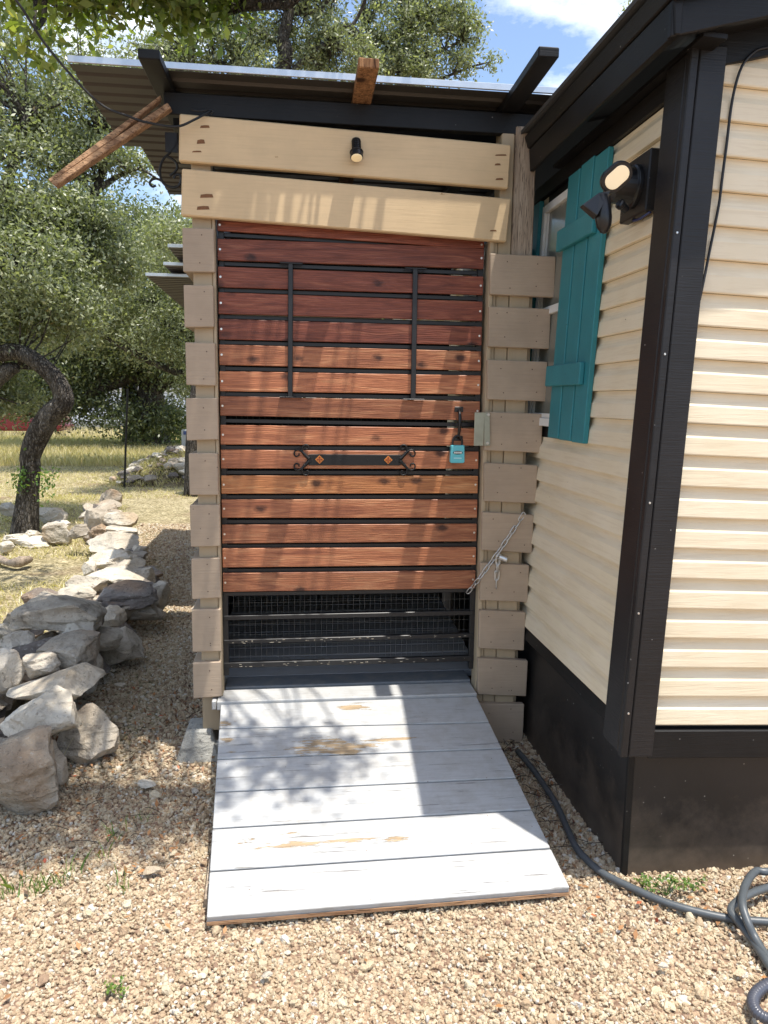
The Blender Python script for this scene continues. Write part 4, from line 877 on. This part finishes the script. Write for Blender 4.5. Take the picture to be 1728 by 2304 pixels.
# ------------------------------------------------------------------ foliage helpers
def leaf_mesh(name, C, size, rng, aspect=.42, up=.35, tint=None):
    n = len(C); d = rng.normal(size=(n, 3)); d[:, 2] -= .1; d /= np.linalg.norm(d, axis=1)[:, None]
    nr = rng.normal(size=(n, 3)); nr[:, 2] += up * 2; s = np.cross(d, nr); s /= np.linalg.norm(s, axis=1)[:, None] + 1e-9
    nn = np.cross(s, d); L_ = size * rng.uniform(.65, 1.25, n)[:, None]; W = L_ * aspect * .5
    V = np.stack([C - d * L_ * .5, C + s * W + nn * W * .25, C + d * L_ * .5 + nn * L_ * .08 * rng.uniform(-1, 1, (n, 1)), C - s * W + nn * W * .25], 1).reshape(-1, 3)
    me = mesh_np(name, V, np.arange(4 * n).reshape(-1, 4)); t = rng.beta(2, 2.2, n) if tint is None else tint
    a = me.attributes.new('tint', 'FLOAT', 'FACE'); a.data.foreach_set('value', t.astype(np.float32)); return me
def crown_points(blobs, rng, per, sigma):
    cl = []
    for (c, r, k) in blobs:
        q = rng.normal(size=(k, 3)); q /= np.linalg.norm(q, axis=1)[:, None]; rad = rng.uniform(.25, 1.0, k) ** .55
        cl.append(np.array(c) + q * rad[:, None] * np.array(r))
    cl = np.concatenate(cl); P = (cl[:, None, :] + rng.normal(size=(len(cl), per, 3)) * sigma * np.array([1, 1, .72])).reshape(-1, 3); return cl, P
def tree(label, base, trunk_pts, trunk_r, limbs, blobs, per, sigma, lsize, lm, seed, cat='tree', group=None, name='live_oak', aspect=.42, twigs=True):
    rng = np.random.default_rng(seed); t = thing(name, label, cat, base, group)
    obj('trunk', MB().tube(trunk_pts, trunk_r, 14, smooth=6), m_bark, t, smooth=True)
    nodes = []
    for lb, lr in limbs:
        obj('limb', MB().tube(lb, lr, 9, smooth=5), m_bark, t, smooth=True)
        for i in range(len(lb) - 1):
            for u_ in (0, .5): nodes.append((Vector(tuple(lb[i])).lerp(Vector(tuple(lb[i + 1])), u_)))
        nodes.append(Vector(tuple(lb[-1])))
    if not nodes: nodes = [Vector(tuple(p)) for p in trunk_pts[-2:]]
    cl, P = crown_points(blobs, rng, per, sigma)
    P = P[P[:, 2] > .15]
    NA = np.array([n_[:] for n_ in nodes])
    if twigs:
        mb = MB()
        for c in cl[::1 if len(cl) < 500 else 2]:
            i = np.argmin(((NA - c) ** 2).sum(1)); a = NA[i]; m_ = (a + c) / 2 + rng.normal(size=3) * np.linalg.norm(c - a) * .12
            mb.tube([a, m_, c], [.018, .011, .005], 4, cap=False, smooth=2)
        if mb.v: obj('twigs', mb, m_bark, t, kind='stuff')
    me = leaf_mesh('crown', P, lsize, rng, aspect); me.transform(Matrix.Translation(-Vector(tuple(map(float, base)))))
    o = obj('crown', me, lm, None, kind='stuff'); o.parent = t; return t

O = lambda x, y_, yy: on(x, y_, 1, yy)
# A: curved trunk at the left
tp = [O(55, 1205, 9.3), O(60, 1150, 9.3), O(64, 1100, 9.3), O(69, 1055, 9.3), O(68, 1027, 9.3), O(84, 983, 9.3), O(112, 936, 9.25), O(143, 903, 9.2), O(128, 858, 9.2), O(88, 818, 9.2), O(42, 793, 9.2), O(-10, 790, 9.2), O(-90, 760, 9.2), O(-190, 690, 9.2)]
tr = [x * 9.3 / 1720 for x in (31, 25, 22, 20, 21, 24, 24, 21, 19, 18, 17, 20, 20, 18)]
ba = (float(tp[0][0]), 9.3, 0)
tree('live oak with a bent S shaped trunk and rough bark at the left', ba, tp, tr,
     [([O(-60, 1000, 9.6), O(-30, 880, 9.4), O(15, 835, 9.3), O(42, 828, 9.3)], [.12, .11, .09, .05]), ([O(-100, 760, 9.2), O(-60, 600, 9.6), O(10, 430, 10), O(60, 260, 10)], [.12, .09, .07, .04]),
      ([O(-40, 640, 9.5), O(70, 560, 9.8), O(180, 500, 10.2), O(215, 430, 10.3), O(232, 370, 10.4), O(228, 300, 10.4)], [.08, .06, .055, .055, .05, .03]), ([O(215, 430, 10.3), O(260, 400, 10.3), O(310, 380, 10.2), O(350, 400, 10.2)], [.045, .03, .02, .012])],
     [(O(30, 620, 9.5), (1.0, .9, .62), 120), (O(110, 700, 10.0), (.75, .8, .35), 70), (O(20, 400, 10.2), (1.1, 1.0, .8), 125), (O(150, 300, 10.5), (.8, .8, .65), 66), (O(110, 500, 10), (.8, .8, .4), 90), (O(-60, 750, 9.5), (.5, .7, .45), 60),
      (O(230, 250, 10.6), (.6, .7, .5), 42), (O(60, 130, 10.4), (1.1, .9, .6), 80), (O(290, 350, 10.3), (.35, .5, .2), 18), (O(5, 905, 9.9), (.42, .4, .15), 18), (O(230, 590, 10.5), (.55, .6, .35), 55), (O(-30, 850, 10), (.4, .4, .25), 22)], 120, .13, .062, m_leaf, 21)
# B, C: dense oaks in the middle distance
def simple_tree(label, bx, by, rx_, trunk_h, r0, blobs, per, sigma, ls, lm, seed, **k):
    b = np.array([bx, by, 0.]); tpts = [b + (0, 0, -.1), b + (.05, 0, trunk_h * .4), b + (-.05, .05, trunk_h * .75), b + (.1, 0, trunk_h)]
    rng = np.random.default_rng(seed); limbs = []
    for (c, r, n_) in blobs:
        c = np.array(c); s0 = tpts[2] if rng.random() < .5 else tpts[3]; limbs.append(([s0, s0 * .55 + c * .45 + rng.normal(size=3) * .25, c], [r0 * .5, r0 * .33, r0 * .12]))
    return tree(label, (bx, by, 0), tpts, [r0 * 1.35, r0, r0 * .9, r0 * .7], limbs, blobs, per, sigma, ls, lm, seed, **k)
pB = on(355, 1002, 2, 0); 
simple_tree('dark live oak with two thick trunks standing behind the dry grass', -4.2, 24.5, 0, 2.4, .42,
   [((-4.6, 24, 3.3), (2.6, 1.8, 1.2), 190), ((-6.8, 24.2, 2.6), (1.9, 1.6, 1.1), 120), ((-3.2, 23.5, 4.8), (2.2, 1.8, 1.5), 150), ((-6.2, 24.5, 4.7), (2.2, 1.8, 1.4), 150), ((-2.6, 23.2, 2.6), (1.2, 1.2, 1.1), 70), ((-5, 24, 6.4), (2.6, 2, 1.3), 130), ((-6.6, 23.8, 1.35), (1.7, .8, .6), 60), ((-4.4, 23.4, .9), (1.5, .7, .45), 40)], 90, .28, .13, m_leafd, 31)
simple_tree('second dark oak trunk just left of the thick forked trunk', -5.1, 25.8, 0, 2.2, .28, [((-5.6, 25.6, 3.6), (1.8, 1.5, 1.3), 120), ((-7.5, 26, 2.3), (1.6, 1.3, 1.0), 90), ((-4.2, 25.5, 1.1), (.9, .8, .5), 40)], 80, .28, .14, m_leafd, 32)
simple_tree('live oak with bright lit leaves behind the left porch post', -1.8, 17.5, 0, 2.6, .2, [((-2.5, 17.3, 3.1), (1.3, 1.2, .9), 110), ((-3.6, 17.6, 3.9), (1.6, 1.3, 1.0), 130), ((-4.8, 17.4, 3.4), (1.3, 1.2, .9), 110), ((-2.2, 17.2, 4.6), (1.2, 1.2, .6), 50), ((-4.6, 17.8, 4.9), (1.5, 1.2, .6), 60), ((-1.8, 17.2, 2.0), (.6, .8, .6), 40), ((-1.5, 15.2, 4.5), (1.3, .8, .4), 60)], 100, .2, .085, m_leaf, 33)  # last blob added, mostly out of view, to shade the rubble pile
# D: trees seen above the porch roof
tree('tall live oak with a leaning trunk rising behind the left part of the roof', (-1.6, 13, 0), [(-1.5, 13, -.1), (-1.3, 13, 2.2), O(632, 180, 13), O(634, 100, 13), O(650, 30, 13), O(668, -60, 13)], [.28, .22, .12, .10, .085, .06],
   [([O(634, 100, 13), O(560, 60, 13), O(500, 20, 13)], [.05, .03, .02]), ([O(632, 190, 13), O(700, 120, 13), O(790, 60, 13.2), O(830, -20, 13)], [.06, .04, .03, .02]), ([O(650, 30, 13), O(720, 20, 13), O(780, -60, 13)], [.04, .03, .02]), ([O(630, 200, 13), O(520, 150, 13), O(430, 120, 13)], [.05, .04, .02])],
   [(O(430, 100, 13), (.75, .8, .55), 75), (O(540, 60, 13.2), (.6, .8, .6), 65), (O(570, 150, 13), (.55, .6, .3), 40), (O(690, 60, 13.5), (.7, .8, .7), 85), (O(760, 120, 13.2), (.7, .6, .45), 60), (O(640, -60, 13), (1.4, .9, .5), 90), (O(340, 160, 12.5), (.5, .6, .4), 40)], 62, .105, .07, m_leaf, 41)
tree('live oak with open crown against blue sky above the middle of the roof', (1.1, 14.5, 0), [(1.2, 14.5, -.1), (1.3, 14.5, 2.5), O(905, 190, 14.5), O(880, 110, 14.5), O(930, 30, 14.5), O(960, -50, 14.5)], [.3, .24, .10, .08, .05, .03],
   [([O(890, 160, 14.5), O(960, 130, 14.5), O(1040, 90, 14.5)], [.05, .03, .012]), ([O(880, 110, 14.5), O(820, 60, 14.5)], [.04, .02]), ([O(905, 190, 14.5), O(980, 180, 14.5), O(1060, 150, 14.4)], [.04, .03, .012]), ([O(930, 40, 14.5), O(1010, 20, 14.5), O(1080, 50, 14.5)], [.04, .025, .01])],
   [(O(880, 60, 14.5), (.75, .7, .75), 80), (O(960, 90, 14.6), (.65, .7, .65), 70), (O(1010, 50, 14.5), (.5, .6, .4), 32), (O(1060, 70, 14.5), (.3, .5, .5), 17), (O(930, 160, 14.4), (.6, .6, .3), 42), (O(1030, 150, 14.5), (.35, .5, .22), 15), (O(820, 150, 14.4), (.45, .6, .35), 35), (O(920, -50, 14.5), (.9, .7, .5), 50), (O(1108, 130, 14.5), (.06, .2, .22), 3)], 62, .105, .075, m_leaf, 42)
tree('tip of a tree crown peeping over the black roof edge near the top', (4.6, 14, 0), [(4.6, 14, -.1), (4.6, 14, 2.5), O(1470, 60, 14), O(1450, 20, 14)], [.2, .15, .05, .02], [([O(1480, 80, 14), O(1430, 50, 14)], [.03, .01])],
   [(O(1440, 45, 14), (.30, .3, .20), 9), (O(1432, 20, 14), (.12, .3, .2), 4), (O(1540, 40, 14.5), (.7, .7, .7), 50)], 80, .10, .07, m_leaf, 43)
# E: overhanging near branch at top left; its crown stands over the front yard and dapples it
tree('overhanging oak bough with large lit leaves at the top left', (-3.0, 1.2, 0), [(-3.0, 1.2, -.1), (-2.9, 1.3, 1.6), (-2.7, 1.6, 3.0), (-2.3, 2.1, 3.9), (-1.4, 2.6, 4.6), (-.4, 2.3, 4.9), (.9, 2.1, 4.9)], [.24, .2, .17, .13, .09, .06, .03],
   [([(-2.5, 1.9, 3.5), (-2.0, 3.0, 3.6), (-1.3, 3.5, 3.45), (-.7, 3.7, 3.4), (-.2, 3.8, 3.35)], [.08, .05, .03, .018, .008]), ([(-2.3, 2.1, 3.9), (-2.2, 3.6, 4.2), (-1.9, 5.2, 4.3), (-1.6, 6.4, 4.4)], [.08, .06, .04, .02])],
   [((-1.60, 3.35, 3.42), (.55, .35, .20), 120), ((-.95, 3.6, 3.36), (.42, .3, .12), 75), ((-.45, 3.75, 3.36), (.28, .25, .09), 40), ((-.98, 3.3, 2.98), (.03, .04, .12), 4),
    ((-.35, 2.30, 4.7), (.45, .34, .25), 36), ((.12, 1.98, 4.7), (.52, .28, .25), 62), ((.86, 2.12, 4.75), (.36, .22, .2), 26), ((.1, 2.78, 4.75), (.36, .16, .2), 26), ((-1.2, 2.3, 4.6), (.6, .5, .3), 46), ((-.2, .80, 4.8), (.35, .15, .2), 10), ((-1.9, 4.5, 4.5), (.7, .9, .3), 60), ((-1.6, 6.2, 4.6), (.6, .7, .3), 30), ((-1.0, 1.0, 4.6), (.6, .3, .3), 18)],
   36, .075, .058, m_leafn, 51, aspect=.5)
# far tree line, each tree with its own crown
rng = np.random.default_rng(77)
for i in range(13):
    x = -27 + i * 3.6 + rng.uniform(-1, 1); y = rng.uniform(44, 58); h = rng.uniform(6, 9); lab = ['far oak crown behind the red car', 'far oak behind the dry field']
    simple_tree('distant round oak in the tree line beyond the field', x, y, 0, 2.5, .3, [((x, y, h * .45), (3.4, 2, h * .40), 90), ((x + rng.uniform(-1, 1), y, h * .75), (2.3, 2, h * .25), 50)], 34, .5, .34, m_leafd, 500 + i, group='far trees beyond the dry field', twigs=False)

# ------------------------------------------------------------------ grass
def blades(name, P, hgt, wid, rng, mat, bend=.4, parent=None, **k):
    n = len(P); a = rng.uniform(0, 6.28, n); d = np.stack([np.cos(a), np.sin(a), np.zeros(n)], 1); h = hgt * rng.uniform(.5, 1.2, n)[:, None]; w = wid * rng.uniform(.6, 1.3, n)[:, None]
    b = rng.normal(size=(n, 3)) * bend * h; b[:, 2] = 0; Z = np.array([0, 0, 1.]); m_ = P + Z * h * .55 + b * .3; t = P + Z * h + b
    V = np.stack([P - d * w / 2, P + d * w / 2, m_ + d * w * .35, t, m_ - d * w * .35], 1).reshape(-1, 3)
    me = mesh_np(name, V, np.arange(5 * n).reshape(-1, 5)); at = me.attributes.new('tint', 'FLOAT', 'FACE'); at.data.foreach_set('value', (rng.beta(2, 2, n) * .9).astype(np.float32))
    return me
rng = np.random.default_rng(5)
def gpts(n, x0, x1, y0, y1, keep=None, z=-.01):
    x = rng.uniform(x0, x1, n); y = rng.uniform(y0, y1, n); k = np.ones(n, bool) if keep is None else keep(x, y); return np.stack([x, y, np.full(n, z)], 1)[k]
me = blades('short_grass', np.concatenate([gpts(42000, -6, -.9, 4.6, 13, lambda x, y: (x < -1.5 - np.maximum(0, y - 6) * .16) & (x > -.6 * y) & (np.sin(x * 3.1 + np.sin(y * 2.3)) + np.sin(y * 2.7 + x) > -1.0)), gpts(26000, -9, -.3, 12.5, 20)]), .045, .008, rng, m_grassb, .8)
obj('short_grass', me, m_grassb, None, kind='stuff', label='short dry yellow green grass behind the stone wall', cat='grass')
me = blades('tall_grass', np.concatenate([gpts(36000, -13, -1, 18.5, 29, lambda x, y: x > -.55 * y), gpts(9000, -20, 0, 29, 42)]), .27, .02, rng, m_grassb, .35)
obj('tall_grass', me, m_grassb, None, kind='stuff', label='tall straw coloured grass in the sunny field', cat='grass')
me = blades('dry_brush', BRUSH - np.array((-2.3, 15, 0)), .10, .012, rng, m_grassb, .9); o = obj('dry_brush', me, m_grassb, None, kind='stuff'); o.parent = pile
def tuft(x, y_, n, h, lab, mat=m_weed, spread=.02, cat='grass tuft'):
    p = on(x, y_, 2, 0); r_ = np.random.default_rng(int(x * 7 + y_)); P = np.stack([r_.normal(0, spread, n), r_.normal(0, spread, n), np.full(n, -.005)], 1)
    me = blades('grass_tuft', P, h, .0035, r_, mat, .55); o = obj('grass_tuft', me, mat, None, label=lab, cat=cat, group='green grass tufts in the gravel'); o.location = Vector(p)
for x, y_, n, h, lab in [(92, 2000, 26, .075, 'green grass tuft among gravel, second from the left'), (30, 2010, 18, .07, 'leftmost green grass tuft in the gravel'), (128, 1985, 16, .06, 'grass tuft just right of the brown leaf on the gravel'), (270, 2000, 14, .055, 'small grass tuft beside the white stone chip'), (258, 1880, 16, .06, 'thin grass tuft on lit gravel below the pale rock'),
                         (312, 1840, 12, .05, 'wispy grass tuft at the shade edge of the gravel'), (222, 1925, 9, .05, 'tiny sparse grass tuft in the middle of the left gravel'), (170, 1975, 12, .055, 'low grass tuft between the brown leaf and the white chip')]:
    tuft(x, y_, n, h, lab)
tuft(90, 1778, 16, .16, 'long pale grass blades at the foot of the big front boulder', m_grassb, .02)
def weed(x, y_, n, r_, h, lab, dens=60, ls=.012):
    p = on(x, y_, 2, 0); q = np.random.default_rng(int(x)); t = thing('weed', lab, 'weed', (p[0], p[1], 0)); mb = MB(); C_ = []
    for k in range(n):
        a = q.uniform(0, 6.28); e = np.array([math.cos(a) * r_ * q.uniform(.3, 1), math.sin(a) * r_ * .5, h * q.uniform(.4, 1)]) + (p[0], p[1], 0); mb.tube([(p[0], p[1], 0), ((p[0] + e[0]) / 2, (p[1] + e[1]) / 2, e[2] * .7), e], .0011, 5, smooth=2); C_.append(e + q.normal(size=(dens // n, 3)) * .009)
    obj('stem', mb, m_weed, t); me = leaf_mesh('leaves', np.concatenate(C_), ls, q, .8, 1.0); me.transform(Matrix.Translation((-p[0], -p[1], 0))); o = obj('leaves', me, m_weed, None, kind='stuff'); o.parent = t
weed(1500, 2015, 10, .075, .065, 'leafy green weed growing at the foot of the black skirting', 120)
weed(1445, 1998, 5, .03, .04, 'tiny weed between the hose and the skirting corner', 50)
weed(1560, 2005, 5, .03, .05, 'small weed right of the larger leafy weed', 50)
weed(262, 2226, 6, .03, .015, 'low green clover patch in the open gravel at lower left', 60)
# fallen leaves
rng = np.random.default_rng(8); n = 3000
x = rng.uniform(-1.3, 1.4, n); y = 1.3 + 2.9 * rng.random(n) ** .8; k = ~((x > -.3) & (x < .93) & (y > 2.15)) & ~((x > 1.1) & (y > 2.25)); P = np.stack([x, y, np.full(n, .008)], 1)[k]
w = rng.random(len(P)); P = P[(P[:, 0] < -.3) & (P[:, 1] > 2.45) & (w < .75) | (P[:, 0] > .9) & (P[:, 1] > 2.0) & (w < .9) | (w < .10)]
me = leaf_mesh('fallen_leaves', P, .026, rng, .5, 4.0, tint=rng.random(len(P)))
s = MT('fallen_leaf_brown'); at = s.n('Attribute'); at.attribute_name = 'tint'; s.col(s.ramp(at.outputs['Fac'], [(0, (.10, .06, .035)), (.5, (.28, .14, .06)), (.9, (.42, .20, .07)), (1, (.38, .05, .03))])).set(.6)
obj('fallen_leaves', me, s.m, None, kind='stuff', label='scattered dry brown oak leaves on the gravel', cat='leaves')
mb = MB()
for k in range(150):
    a = rng.uniform(0, 6.28); l = rng.uniform(.02, .12); x = rng.choice([rng.uniform(-1.0, -.32), rng.uniform(.93, 1.1)]); y = rng.uniform(2.35, 3.8)
    mb.tube([(x, y, .012), (x + math.cos(a) * l / 2, y + math.sin(a) * l / 2, .018), (x + math.cos(a) * l, y + math.sin(a) * l, .012)], .0013, 4)
obj('fallen_twigs', mb, m_bark, None, kind='stuff', label='thin dead twigs lying on the shaded gravel', cat='twigs')

# ------------------------------------------------------------------ far objects
p = on(279, 1097, 2, 0); mb = MB(); h = 1.75
mb.prism([p + (-.018, 0, -.1), p + (.018, 0, -.1), p + (.018 + .12, 0, h), p + (-.018 + .12, 0, h)], (0, .006, 0)); mb.prism([p + (-.004, -.02, -.1), p + (.004, -.02, -.1), p + (.004 + .12, -.02, h), p + (-.004 + .12, -.02, h)], (0, .02, 0))
for k in range(22):
    z = .05 + k * .075; mb.box((p[0] - .008 + .12 * z / h, p[1] - .026, z), (p[0] + .008 + .12 * z / h, p[1] - .019, z + .02))
obj('steel_fence_post', mb, m_metalblk, None, label='thin dark studded steel post leaning in the yard', cat='fence post')
p = on(427, 1045, 1, 16.0)
ub = thing('utility_box', 'pale grey utility meter box on a dark post half behind the quoin blocks', 'meter box', (p[0], 16, 0))
a = on(409, 1013, 1, 16.0); b = on(441, 967, 1, 16.0); m_box = plain('grey_box_paint', (.42, .43, .40), .5)
obj('cabinet', MB().box((a[0], 16, a[2]), (b[0], 16.2, b[2])), m_box, ub, .01); obj('door', MB().box((a[0] + .09, 15.98, a[2] + .03), (b[0] - .02, 15.999, a[2] + .24)), plain('box_door', (.33, .36, .30), .4), ub, .005)
obj('label_plate', MB().box((a[0] + .04, 15.985, b[2] - .10), (a[0] + .12, 15.999, b[2] - .03)), plain('label_dark', (.05, .08, .2), .5), ub)
obj('post', MB().box((p[0] - .05, 16.05, -.1), (p[0] - .0, 16.1, a[2])), m_metalblk, ub); obj('conduit', MB().tube([(b[0] - .03, 16.05, a[2]), (b[0] + .03, 16.05, a[2] - .08), (b[0] + .04, 16.05, -.1)], .02, 8), m_metalblk, ub)

# red car
cb = on(60, 984, 2, 0); cy = 31.0; cx0 = O(-110, 985, cy)[0]; cx1 = O(137, 985, cy)[0]
car = thing('parked_car', 'red sedan parked beyond the dry grass at the far left', 'car', ((cx0 + cx1) / 2, cy, 0))
cp_ = plain('red_car_paint', (.15, .008, .016), .22, .1, .7); Lc = cx1 - cx0
def CX_(t): return cx0 + Lc * t
body = [(0, .32), (.01, .62), (.10, .80), (.24, .86), (.34, 1.24), (.42, 1.38), (.60, 1.40), (.68, 1.32), (.78, .93), (.93, .80), (.99, .66), (1, .36), (.97, .26), (.03, .26)]
mb = MB(); v = []; 
for (yy, ins) in ((0, .0), (1.75, .0)):
    pass
mb.prism([(CX_(t), cy, z) for t, z in [(0, .32), (.01, .62), (.10, .82), (.24, .90), (.78, .93), (.93, .82), (.99, .66), (1, .36), (.97, .26), (.03, .26)]][::-1], (0, 1.75, 0)); obj('body', mb, cp_, car, .06, seg=3, smooth=True)
mb = MB(); mb.prism([(CX_(t), cy + .14, z) for t, z in [(.25, .88), (.35, 1.26), (.43, 1.385), (.58, 1.40), (.66, 1.33), (.79, .90)]][::-1], (0, 1.47, 0)); cabn = obj('cabin', mb, cp_, car, .05, seg=3, smooth=True)
gl = plain('car_glass', (.02, .05, .045), .08, 0, .8)
for poly in ([(.30, .94), (.365, 1.22), (.43, 1.32), (.495, 1.33), (.495, .94)], [(.51, .94), (.51, 1.33), (.58, 1.33), (.645, 1.26), (.73, .95)]):
    obj('side_window', MB().prism([(CX_(t), cy + .13, z) for t, z in poly][::-1], (0, .012, 0)), gl, car)
for t in (.17, .82):
    wq = obj('wheel', MB().lathe((CX_(t), cy + .11, .31), (0, -1, 0), [(-.1, .25), (-.08, .31), (.08, .31), (.1, .28)], 24), m_rubber, car, smooth=False)
    obj('rim', MB().lathe((CX_(t), cy + .005, .31), (0, -1, 0), [(0, .20), (.015, .17), (.005, .05)], 18), m_galv, wq)
obj('headlight', MB().box((CX_(.965), cy - .01, .62), (CX_(1.0), cy + .25, .74)), m_white, car, .02)
obj('bumper', MB().box((CX_(.955), cy - .02, .36), (CX_(1.012), cy + 1.77, .50)), cp_, car, .03)
obj('door', MB().box((CX_(.30), cy - .004, .36), (CX_(.50), cy + .0, .90)), cp_, car); obj('door', MB().box((CX_(.51), cy - .004, .36), (CX_(.70), cy + .0, .90)), cp_, car)
# pale trailer and plank fence
tw = O(160, 985, 40); te = O(470, 985, 40)
tb = thing('white_trailer', 'long white trailer building glimpsed between the far oak trunks', 'trailer', ((tw[0] + te[0]) / 2, 40, 0))
obj('wall', MB().box((tw[0], 40, .3), (te[0] + 3, 43, 2.0)), plain('trailer_white', (.66, .70, .78), .5), tb); obj('roof', MB().box((tw[0] - .2, 39.8, 2.0), (te[0] + 3.2, 43.2, 2.15)), plain('trailer_roof', (.5, .5, .52), .5), tb)
for k in range(3): obj('window', MB().box((tw[0] + .9 + k * 2.6, 39.97, 1.1), (tw[0] + 1.7 + k * 2.6, 39.995, 1.7)), gl, tb)
obj('skirting', MB().box((tw[0] + .05, 40.05, -.1), (te[0] + 3, 42.9, .3)), plain('trailer_skirt', (.35, .36, .38), .6), tb)
fa = O(126, 985, 36); fb = O(158, 985, 36); fn = thing('plank_fence', 'short grey vertical plank fence right of the red car', 'fence', ((fa[0] + fb[0]) / 2, 36, 0))
k = 0; x = fa[0]
while x < fb[0]:
    obj('plank', MB().box((x, 36, -.05), (x + .13, 36.02, 1.0 + .3 * random.random())), m_weather, fn); x += .145
obj('rail', MB().box((fa[0], 36.021, .7), (fb[0], 36.06, .8)), m_weather, fn)
rng = np.random.default_rng(4)
lg = thing('fallen_branch', 'grey knotty fallen branch lying in the grass left of the wall', 'branch', tuple(on(30, 1268, 2, 0)))
obj('wood', MB().tube([on(-30, 1250, 2, .05), on(0, 1258, 2, .06), on(20, 1266, 2, .05), on(45, 1264, 2, .07), on(68, 1258, 2, .06)], [.035, .04, .03, .055, .03], 8, smooth=4), m_weather, lg, smooth=True)
b_ = on(385, 1010, 2, 0); sb = thing('bush', 'light green bush in the field just left of the meter box', 'bush', (b_[0], b_[1], 0)); q = np.random.default_rng(3)
P = q.normal(size=(3500, 3)) * (.45, .35, .28) + (0, 0, .4); P = P[P[:, 2] > 0]; o = obj('crown', leaf_mesh('crown', P, .07, q), m_weed, None, kind='stuff'); o.parent = sb
obj('stem', MB().tube([(b_[0], b_[1], -.05), (b_[0], b_[1], .4)], .02, 6), m_bark, sb)
q = np.random.default_rng(31)
ts = thing('trunk_sprout', 'small leafy sprouts low on the curved oak trunk', 'sprout', (float(tp[3][0]), 9.1, 1.0))
P = np.concatenate([np.array(O(45, 1080, 9.15)) + q.normal(size=(130, 3)) * (.05, .05, .10), np.array(O(103, 1085, 9.15)) + q.normal(size=(130, 3)) * (.05, .05, .09)]); me = leaf_mesh('leaves', P, .05, q, .5); me.transform(Matrix.Translation((-float(tp[3][0]), -9.1, -1.0))); o = obj('leaves', me, m_weed, None, kind='stuff'); o.parent = ts
